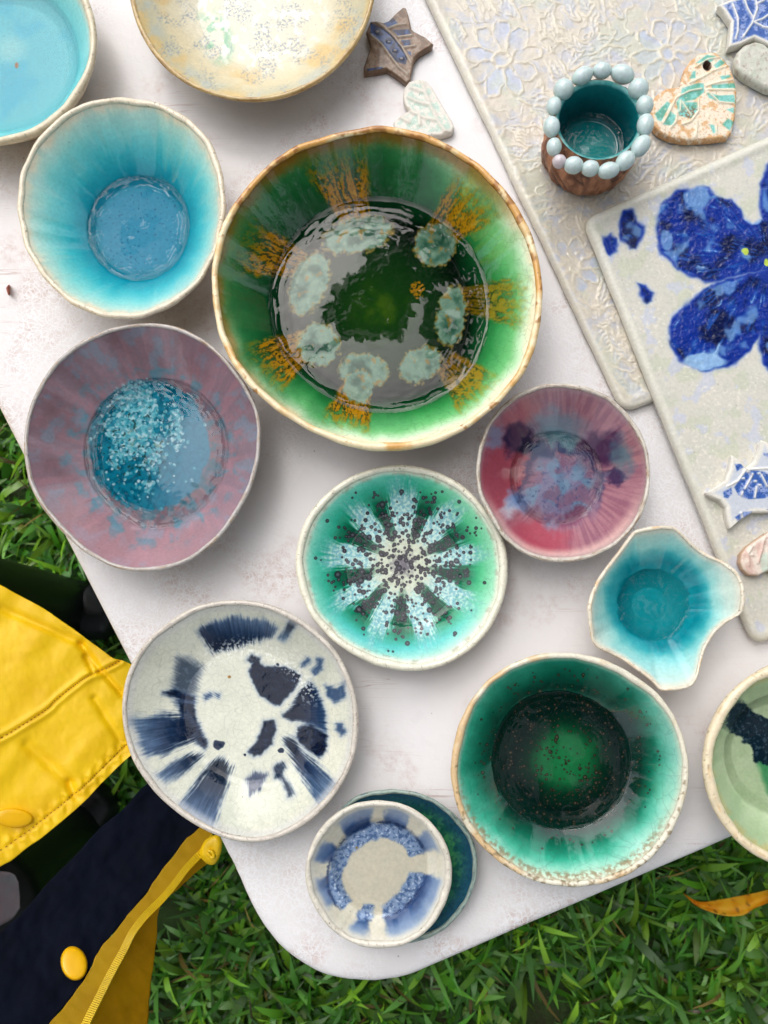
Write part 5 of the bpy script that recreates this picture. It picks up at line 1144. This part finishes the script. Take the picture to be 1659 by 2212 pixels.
# ------------------------------------------------------------------ trees round the lawn (their tops mirror in the glazes)
def garden_trees():
    bark = plain('tree_bark', (78, 66, 54), .9, 0, .3, 6, .8); lm = leaf_material('crown_leaf', .45, .2)
    for i, (ax, dist, hgt, rad, txt) in enumerate(((78, 9.0, 3.6, 1.8, 'broad tree behind the table, straight ahead'), (112, 9.5, 4.2, 2.0, 'tall tree behind the table, left of the broad one'), (38, 8.5, 4.6, 2.0, 'round tree behind the table on the right'), (150, 9, 3.8, 1.9, 'tree beyond the left side of the lawn'), (0, 7.5, 6.4, 2.5, 'tree beyond the right side of the lawn'), (-45, 7.5, 6.0, 2.4, 'tree behind the photographer on the right'), (-100, 8, 6.5, 2.6, 'tree straight behind the photographer'), (195, 8, 6.0, 2.4, 'tree beyond the person in the raincoat'))):
        rg = np.random.default_rng(700 + i); a = math.radians(ax); bx, by = dist * math.cos(a), dist * math.sin(a)
        root = empty('garden_tree', (bx, by, 0), txt, 'tree', 'trees round the lawn')
        v, f = tube(smooth_line([(bx, by, 0), (bx + .1, by, hgt * .3), (bx - .05, by + .1, hgt * .6), (bx, by, hgt * .85)], 14), np.linspace(.2, .05, 14), 12); tr = raw_mesh('trunk', v, f, bark, root)
        for k in range(6):
            t = rg.uniform(0, 6.28); z0 = hgt * rg.uniform(.3, .6); e = (bx + rad * .7 * math.cos(t), by + rad * .7 * math.sin(t), z0 + hgt * .2)
            v, f = tube(smooth_line([(bx, by, z0), ((bx + e[0]) / 2, (by + e[1]) / 2, z0 + hgt * .08), e], 8), np.linspace(.07, .015, 8), 8); raw_mesh('limb', v, f, bark, tr, org=(bx, by, 0))
        nc, per = 46, 80; n = nc * per
        d = rg.normal(size=(nc, 3)); d /= np.linalg.norm(d, axis=1)[:, None]; r = rg.uniform(.35, 1, nc) ** .6
        cc = np.array([bx, by, hgt * .64]) + d * r[:, None] * np.array([rad, rad, hgt * .34])
        p = np.repeat(cc, per, 0) + rg.normal(size=(n, 3)) * rad * .17
        u = rg.normal(size=(n, 3)); u /= np.linalg.norm(u, axis=1)[:, None]; w = np.cross(u, rg.normal(size=(n, 3))); w /= np.linalg.norm(w, axis=1)[:, None]
        L = rg.uniform(.10, .19, (n, 1)); V = np.stack([p - u * L, p - w * L * .42, p + u * L, p + w * L * .42], 1)
        cl = mix(col((38, 66, 26)) + np.zeros((n, 3)), col((82, 112, 44)), np.repeat(rg.random(nc), per) * .6 + rg.random(n) * .4)
        o = raw_mesh('crown', V.reshape(-1, 3), np.arange(n * 4).reshape(-1, 4), lm, root, np.repeat(cl, 4, 0), False)
garden_trees()

# ------------------------------------------------------------------ person in a raincoat
def fabric(name, c, rough, dirt=None, bump=.15, spec=.5):
    m, n, l, b = nt(name)
    tc = n.new('ShaderNodeTexCoord'); oc = tc.outputs['Object']; lc = lin(col(c))
    nz = add(n, 'ShaderNodeTexNoise', Scale=26.0, Detail=6.0, Roughness=.65); l.new(oc, nz.inputs['Vector'])
    cc = mixrgb(n, l, (*lc, 1), (*(lin(col(dirt)) if dirt else lc * .7), 1), mrange(n, l, nz.outputs[0], .45, .75, 0, .7))
    l.new(cc, b.inputs['Base Color']); b.inputs['Roughness'].default_value = rough; b.inputs['Specular IOR Level'].default_value = spec
    wv = add(n, 'ShaderNodeTexNoise', Scale=900.0, Detail=2.0); l.new(oc, wv.inputs['Vector'])
    bp = add(n, 'ShaderNodeBump', Strength=bump, Distance=.0006); l.new(wv.outputs[0], bp.inputs['Height']); l.new(bp.outputs[0], b.inputs['Normal'])
    return m
YEL = fabric('yellow_rubberised_cloth', (255, 210, 0), .5, (240, 184, 2)); AMB = fabric('amber_cloth_face', (206, 148, 6), .55, (176, 122, 6), spec=.2); FAC = fabric('zip_facing_cloth', (168, 132, 10), .6, (142, 106, 8), spec=.2); NAVY = fabric('navy_lining', (9, 15, 30), .8, (6, 9, 18), spec=.08); BLK = fabric('black_rubber', (11, 13, 16), .36, (20, 24, 26), spec=.3); FLO = fabric('grey_floral_print', (64, 66, 70), .8, (84, 40, 52)); THR = plain('brown_thread', (150, 92, 8), .8, 0, .2, 200, 0)
def sheet(name, top, bot, zfun, mat, parent, n=70, m=36, thick=.0016, relief=None):
    a, b = smooth_line(top, n), smooth_line(bot, n); t = np.linspace(0, 1, m)[:, None, None]
    px = a[None] * (1 - t) + b[None] * t
    z = zfun(px[..., 0], px[..., 1]); G = P(px[..., 0], px[..., 1], z)
    du = np.gradient(G, axis=1); dv = np.gradient(G, axis=0); N = np.cross(du, dv); N /= np.linalg.norm(N, axis=-1)[..., None] + 1e-12
    view = np.array([0, 0, CAMZ]) - G; N *= np.sign((N * view).sum(-1))[..., None]
    if relief is not None: G = G + N * relief(px[..., 0], px[..., 1])[..., None]
    Bk = G - N * thick
    nr, ns = G.shape[:2]; F = grid_faces(nr, ns, False); off = nr * ns
    F2 = F[:, ::-1] + off
    idx = np.arange(nr * ns).reshape(nr, ns); loop = np.concatenate([idx[0], idx[1:, -1], idx[-1, -2::-1], idx[-2:0:-1, 0]]); l2 = np.roll(loop, -1)
    F3 = np.stack([loop, l2, l2 + off, loop + off], -1)
    return raw_mesh(name, np.concatenate([G.reshape(-1, 3), Bk.reshape(-1, 3)]), np.concatenate([F, F2, F3]), mat, parent), (lambda qx, qy: P(np.asarray(qx), np.asarray(qy), zfun(np.asarray(qx, float), np.asarray(qy, float))))
def person():
    hip = np.array([-.66, -.03, .66])
    root = empty('person', (-.62, -.03, 0), 'person in an open yellow raincoat with navy lining and black boots', 'person')
    org = np.array(root.location)
    # one continuous body, grown round a skeleton
    pts = {'pelvis': hip, 'hl': hip + (-.0, .07, -.02), 'hr': hip + (-.0, -.08, -.02), 'kl': P(-90, 1296, .38), 'kr': P(0, 1930, .38), 'al': P(110, 1318, .10), 'ar': P(130, 1810, .10), 'tl': P(240, 1325, .05), 'tr': P(215, 1715, .05),
           'sp': (-.68, .0, .82), 'ch': (-.68, .03, .93), 'nk': (-.67, .06, 1.02), 'hd': (-.66, .08, 1.12), 'hd2': (-.655, .09, 1.19),
           'sl': (-.69, .14, .96), 'sr': (-.67, -.09, .95), 'el': (-.75, .21, .80), 'er': (-.72, -.19, .82), 'wl': (-.73, .20, .69), 'wr': (-.73, -.22, .72)}
    rad = {'pelvis': .095, 'hl': .075, 'hr': .075, 'kl': .052, 'kr': .052, 'al': .04, 'ar': .04, 'tl': .03, 'tr': .03, 'sp': .09, 'ch': .10, 'nk': .045, 'hd': .08, 'hd2': .07, 'sl': .05, 'sr': .05, 'el': .04, 'er': .04, 'wl': .028, 'wr': .028}
    ed = [('pelvis', 'hl'), ('pelvis', 'hr'), ('hl', 'kl'), ('hr', 'kr'), ('kl', 'al'), ('kr', 'ar'), ('al', 'tl'), ('ar', 'tr'), ('pelvis', 'sp'), ('sp', 'ch'), ('ch', 'nk'), ('nk', 'hd'), ('hd', 'hd2'), ('ch', 'sl'), ('ch', 'sr'), ('sl', 'el'), ('sr', 'er'), ('el', 'wl'), ('er', 'wr')]
    ks = list(pts); me = bpy.data.meshes.new('body'); me.from_pydata([tuple(np.array(pts[k], float) - org) for k in ks], [(ks.index(a), ks.index(b)) for a, b in ed], [])
    bo = bpy.data.objects.new('body', me); COL.objects.link(bo); bo.parent = root
    sk = bo.modifiers.new('skin', 'SKIN'); me.skin_vertices or None
    for i, k in enumerate(ks): me.skin_vertices[0].data[i].radius = (rad[k], rad[k]); me.skin_vertices[0].data[i].use_root = (k == 'pelvis')
    bo.modifiers.new('round', 'SUBSURF').levels = 2; bo.modifiers['round'].render_levels = 2
    bm_, n, l, b = nt('trousers_and_skin'); tc = n.new('ShaderNodeTexCoord'); sp = n.new('ShaderNodeSeparateXYZ'); l.new(tc.outputs['Object'], sp.inputs[0])
    l.new(mixrgb(n, l, (.004, .0045, .005, 1), (.42, .25, .18, 1), mrange(n, l, sp.outputs[2], 1.0, 1.01)), b.inputs['Base Color']); b.inputs['Roughness'].default_value = .6
    me.materials.append(bm_)
    # boots
    for k, a, t in (('l', 'al', 'tl'), ('r', 'ar', 'tr')):
        A, Tt, K = np.array(pts[a]), np.array(pts[t]), np.array(pts['k' + k])
        path = smooth_line([A + (K - A) * 1.35, A + (K - A) * .4, A + (0, 0, -.03), A * .45 + Tt * .55 + (0, 0, -.012), Tt + (Tt - A) * .25 * np.array([1, 1, .0])], 26)
        rr = np.interp(np.linspace(0, 1, 26), [0, .3, .5, .72, .92, 1], [.066, .060, .056, .050, .042, .018])
        v, f = tube(path, rr, 20); v[:, 2] = np.maximum(v[:, 2], .004)
        o = raw_mesh('boot', v, f, BLK, root)
        sole = path[12:].copy(); sole[:, 2] = .014; v, f = tube(sole, np.interp(np.linspace(0, 1, len(sole)), [0, .5, .85, 1], [.05, .052, .046, .02]), 16); v[:, 2] = np.clip(v[:, 2], .002, .022); raw_mesh('sole', v, f, BLK, o, org=org)
    # coat: loose shell of the upper body, hood, sleeves
    T = np.linspace(-np.pi, np.pi, 64, endpoint=False)
    rings = []
    for t in np.linspace(0, 1, 16):
        c = np.array([-.68 + .0 * t, -.02 + .05 * t, .80 + .19 * t]); rr = np.interp(t, [0, .5, .85, 1], [.150, .140, .110, .065])
        r = rr * (1 + .07 * np.sin(T * 7 + 2 * t) * (1 - t)) * (1 + .25 * np.abs(np.sin(T)) * sm(1, .3, t))
        rings.append(np.stack([c[0] + r * np.cos(T) * .85, c[1] + r * np.sin(T), c[2] + 0 * T], -1))
    grid_mesh('coat_body', np.array(rings), YEL, root, None, True, True)
    rings = []
    for t in np.linspace(0, 1, 18):
        a = t * np.pi * .98; c = np.array([-.675 + .02 * t, .065 + .02 * t, 1.10]); r = .118 * math.sin(max(a, .25)) if t < 1 else .004
        rings.append(np.stack([c[0] + r * np.cos(T) * .95, c[1] + r * np.sin(T), c[2] - .118 * math.cos(a) * 1.1 + 0 * T], -1))
    Hd = np.array(rings); keep = np.abs(T) > .85; Hd = np.roll(Hd, -int(np.argmax(T > .85)), axis=1)[:, :keep.sum()]
    grid_mesh('hood', Hd, YEL, root, None, False, True)
    def egg(name, c, r, mat):
        u = np.linspace(0, np.pi, 12)[:, None]; v = np.linspace(0, 2 * np.pi, 18, endpoint=False)[None]
        grid_mesh(name, np.array(c) + np.stack([np.sin(u) * np.cos(v) * r[0], np.sin(u) * np.sin(v) * r[1], np.cos(u) * r[2] + 0 * v], -1), mat, root)
    skin_m = plain('skin', (206, 156, 128), .5, 0, .06, 40, .05); dark_m = plain('dark_hair', (40, 28, 22), .5, 0, .2, 90, .4)
    for dy in (-.03, .03): egg('eye', (-.583, .083 + dy, 1.135), (.006, .010, .006), dark_m)
    egg('nose', (-.578, .083, 1.112), (.014, .010, .016), skin_m); egg('mouth', (-.582, .083, 1.082), (.005, .020, .005), plain('lips', (176, 96, 90), .5, 0, .05, 40, 0))
    egg('hair', (-.672, .085, 1.165), (.092, .092, .075), dark_m)
    skirt = []
    for t in np.linspace(0, 1, 12):
        rx, ry = .135 + .125 * t, .155 + .12 * t; wv = 1 + .05 * np.sin(T * 9 + 2) * t
        skirt.append(np.stack([-.68 + rx * wv * np.cos(T), -.02 + ry * wv * np.sin(T), .83 - .17 * t + 0 * T], -1))
    grid_mesh('coat_skirt', np.array(skirt), YEL, root)
    for s_, e_, w_ in (('sl', 'el', 'wl'), ('sr', 'er', 'wr')):
        v, f = tube(smooth_line([np.array(pts[s_]), np.array(pts[e_]), np.array(pts[w_]) + (0, 0, -.10)], 18), np.linspace(.062, .058, 18), 18); raw_mesh('sleeve', v, f, YEL, root)
    # visible front of the coat
    Z5 = zoom(0, 1380, 350); Z6 = zoom(0, 1700, 350); ZC = zoom(0, 1380, 600, 1185.0)
    top = [(-210, 1165), (-90, 1222), (0, 1263), (22, 1275), (56, 1293), (97, 1316), (131, 1340), (159, 1359), (187, 1380), (215, 1400), (243, 1421), (262, 1426), (285, 1436), (330, 1462)]
    bot = [(-210, 1985), (-90, 1925), (0, 1872), (26, 1858), (62, 1829), (86, 1813), (119, 1786), (149, 1761), (187, 1727), (215, 1697), (239, 1673), (260, 1652), (285, 1630), (330, 1590)]
    seam = Z5([(1390, 1110), (1180, 1220), (1050, 1270), (950, 1330), (820, 1430), (640, 1580)]) + [(104, 1532), (56, 1562), (0, 1595), (-100, 1640), (-210, 1690)]
    hem = Z6([(1560, 510), (1440, 600), (1150, 880), (960, 1060), (700, 1270), (400, 1510), (0, 1790)]) + [(-100, 1895), (-210, 1955)]
    def zf(x, y): return .60 + (280 - x) / 280 * .045 + .012 * np.sin((y - 1450) / 300) 
    seam_s, hem_s = smooth_line(seam, 80), smooth_line(hem, 80)
    def rel(x, y):
        h = .007 * (fbm(x + .6 * y, y * .6, 130, 601, 2) - .5) + .0009 * (fbm(x, y, 40, 602, 3) - .5)
        ds, dh = sdl(x, y, seam_s[::3]), sdl(x, y, hem_s[::3])
        h = h + .0016 * np.exp(-((ds - 7) / 6) ** 2) - .0014 * np.exp(-(ds / 2.5) ** 2) - .0013 * np.exp(-(dh / 3) ** 2)
        al = x * .8 - y * .6; h = h + .0011 * np.sin(al / 5.2 + 3 * fbm(x, y, 40, 603)) * np.exp(-((dh - 9) / 9) ** 2)
        for fx0, fy0, fx1, fy1, am, w in ((0, 1312, 175, 1390, .0022, 9), (175, 1390, 215, 1448, .0028, 8), (225, 1455, 265, 1500, .0024, 7), (60, 1610, 150, 1690, .0022, 14), (150, 1690, 160, 1725, .002, 9), (185, 1420, 200, 1450, .002, 6), (205, 1510, 275, 1625, .0018, 9)):
            h = h - 1.5 * am * np.exp(-(sdl(x, y, [(fx0, fy0), (fx1, fy1)]) / w) ** 2)
        return h
    fp, on = sheet('front_panel', top, bot, zf, YEL, root, 200, 150, .0018, rel)
    for nm, L in (('seam_stitching', seam_s), ('hem_stitching', hem_s)):
        V, F, k = [], [], 0
        L = smooth_line(L, 120)
        for i in range(0, 118, 2):
            a_, b_ = L[i], L[i + 1] * .85 + L[i] * .15
            q = on([a_[0], b_[0]], [a_[1], b_[1]]) + np.array([.0006, 0, .0012]) + 0
            q[:, 0] += rel(np.array([a_[0], b_[0]]), np.array([a_[1], b_[1]])) * .7
            v, f = tube(q, .00042, 5); V.append(v); F += [[j + k for j in ff] for ff in f]; k += len(v)
        raw_mesh(nm, np.concatenate(V), F, THR, fp, org=org)
    def snap(cx, cy, rx, ry, ro, z, mat, parent_):
        u = np.linspace(0, 1, 12)[:, None]; v = np.linspace(0, 2 * np.pi, 40, endpoint=False)[None]; a = math.radians(ro)
        X = cx + (rx * u * np.cos(v) * math.cos(a) - ry * u * np.sin(v) * math.sin(a)); Y = cy + (rx * u * np.cos(v) * math.sin(a) + ry * u * np.sin(v) * math.cos(a))
        G = P(X, Y, z(X, Y)) ; vd = np.array([0, 0, CAMZ]) - G.mean((0, 1)); vd /= np.linalg.norm(vd)
        G = G + vd * ((.0035 * np.sqrt(np.clip(1 - u ** 4, 0, 1)) + .0016 + 0 * v)[..., None]) - vd * (.006 * (u > .999))[..., None]
        grid_mesh('snap_button', G, mat, parent_, None, True, False, org)
    SN = plain('yellow_enamel', (250, 190, 8), .3, 0, .08, 30, .05)
    snap(30, 1767, 44, 22, 4, lambda x, y: zf(x, y), SN, root)
    # lining side of the other front, its facing, zip and outer face
    nav_t = [(400, 1640), (314, 1696), (269, 1745), (215, 1790), (166, 1844), (105, 1905), (45, 1975), (0, 2014), (-80, 2090), (-150, 2160)]
    nav_b = ZC([(1000, 1225), (935, 1290), (880, 1340), (790, 1460), (720, 1560), (640, 1660), (590, 1720), (500, 1830), (450, 1910), (400, 2010), (330, 2100), (250, 2200)]) + [(70, 2270), (20, 2350)]
    zip_l = ZC([(1030, 1310), (985, 1370), (900, 1460), (840, 1540), (780, 1610), (700, 1690), (640, 1770), (600, 1850), (540, 1960), (490, 2060), (430, 2180)]) + [(165, 2260), (130, 2340)]
    amb_r = [(478, 1835), (455, 1860), (420, 1888), (388, 1918), (347, 1952), (338, 2025), (331, 2090), (327, 2117), (322, 2180), (319, 2215), (314, 2270), (310, 2350)]
    def zn(x, y): return .60 + np.clip((440 - x) * .55 + (y - 1800) * .62, -150, 520) / 430 * .12
    sheet('lining_panel', nav_t, nav_b, lambda x, y: zn(x, y) + .004 * fbm(x, y, 60, 611), NAVY, root, 90, 50, .0016, lambda x, y: .004 * (fbm(x, y, 80, 612) - .5))
    nb_s, zl_s = smooth_line(nav_b, 90), smooth_line(zip_l, 90)
    nb_w = nb_s + np.stack([.7 * np.sin(np.arange(90) * 1.15) + 1.6 * np.sin(np.arange(90) * .47), .6 * np.sin(np.arange(90) * .9)], -1)
    sheet('zip_facing', nb_w, zl_s, lambda x, y: zn(x, y) + .006, FAC, root, 200, 16, .0014, lambda x, y: 0.00012 * np.sin((x - y) / 7 + 4 * fbm(x, y, 30, 621)))
    sheet('outer_face', zl_s, amb_r, lambda x, y: zn(x, y) + .003 - .0004 * np.clip(x - np.interp(y, zl_s[:, 1], zl_s[:, 0]), 0, 150), AMB, root, 120, 30, .0014, lambda x, y: .003 * (fbm(x, y, 60, 631) - .5))
    # zip teeth, each a small block, and the pull
    Lz = smooth_line(zl_s, 150); V, F, k = [], [], 0
    W_ = P(Lz[:, 0], Lz[:, 1], zn(Lz[:, 0], Lz[:, 1]) + .0105)
    tg = np.gradient(W_, axis=0); tg /= np.linalg.norm(tg, axis=1)[:, None]
    for i in range(len(W_)):
        s_ = np.cross(tg[i], [0, 0, 1]); s_ /= np.linalg.norm(s_); u_ = np.cross(s_, tg[i]); L_ = np.linalg.norm(W_[min(i + 1, 149)] - W_[max(i - 1, 0)]) / 2 * .33
        for dx in (-1, 1):
            for dy in (-1, 1):
                for dz in (-1, 1): V.append(W_[i] + tg[i] * dx * L_ + s_ * dy * .0030 + u_ * dz * .0016)
        F += [[k + q for q in ff] for ff in ([0, 1, 3, 2], [4, 6, 7, 5], [0, 4, 5, 1], [2, 3, 7, 6], [0, 2, 6, 4], [1, 5, 7, 3])]; k += 8
    zt = raw_mesh('zip_teeth', np.array(V), F, plain('yellow_nylon', (224, 188, 20), .4, 0, .1, 50, 0), root, smooth=False); zt['kind'] = 'stuff'
    v, f = tube(W_ - np.array([0, 0, .0015]), .0010, 6); raw_mesh('zip_tape', v, f, AMB, root)
    pl_ = smooth_line(ZC([(1000, 1330), (1040, 1315), (1060, 1340), (1054, 1390), (1030, 1428), (1000, 1424), (973, 1390), (985, 1350), (1000, 1330)]), 41)[:-1]; ppx = np.array(pl_); ppx = ppx.mean(0) + (ppx - ppx.mean(0)) * 1.25
    cen = ppx.mean(0); ring = [P(ppx[:, 0] * 1.0, ppx[:, 1], .612), P(ppx[:, 0], ppx[:, 1], .624), P(cen[0] + (ppx[:, 0] - cen[0]) * .6, cen[1] + (ppx[:, 1] - cen[1]) * .6, .6265), P(np.full(40, cen[0]), np.full(40, cen[1]), .6245)]
    zp = grid_mesh('zip_pull', np.array(ring), plain('yellow_zip_metal', (226, 186, 16), .35, 0, .15, 80, .2), root, None, True, True)
    q = P([450, 456, 462, 458, 450], [1843, 1852, 1850, 1840, 1838], .627); v, f = tube(smooth_line(q, 20), .0016, 8); raw_mesh('pull_ring', v, f, zp.data.materials[0], zp, org=org)
    snap(160, 2081, 29, 38, -12, lambda x, y: zn(x, y) + .006, SN, root)
    sheet('shirt_hem', [(-80, 1880), (0, 1882), (28, 1888), (40, 1905)], [(-80, 2040), (0, 2000), (26, 1985), (44, 1962)], lambda x, y: .655 + 0 * x, FLO, root, 30, 14, .0015, lambda x, y: .003 * (fbm(x, y, 30, 641) - .5))
person()
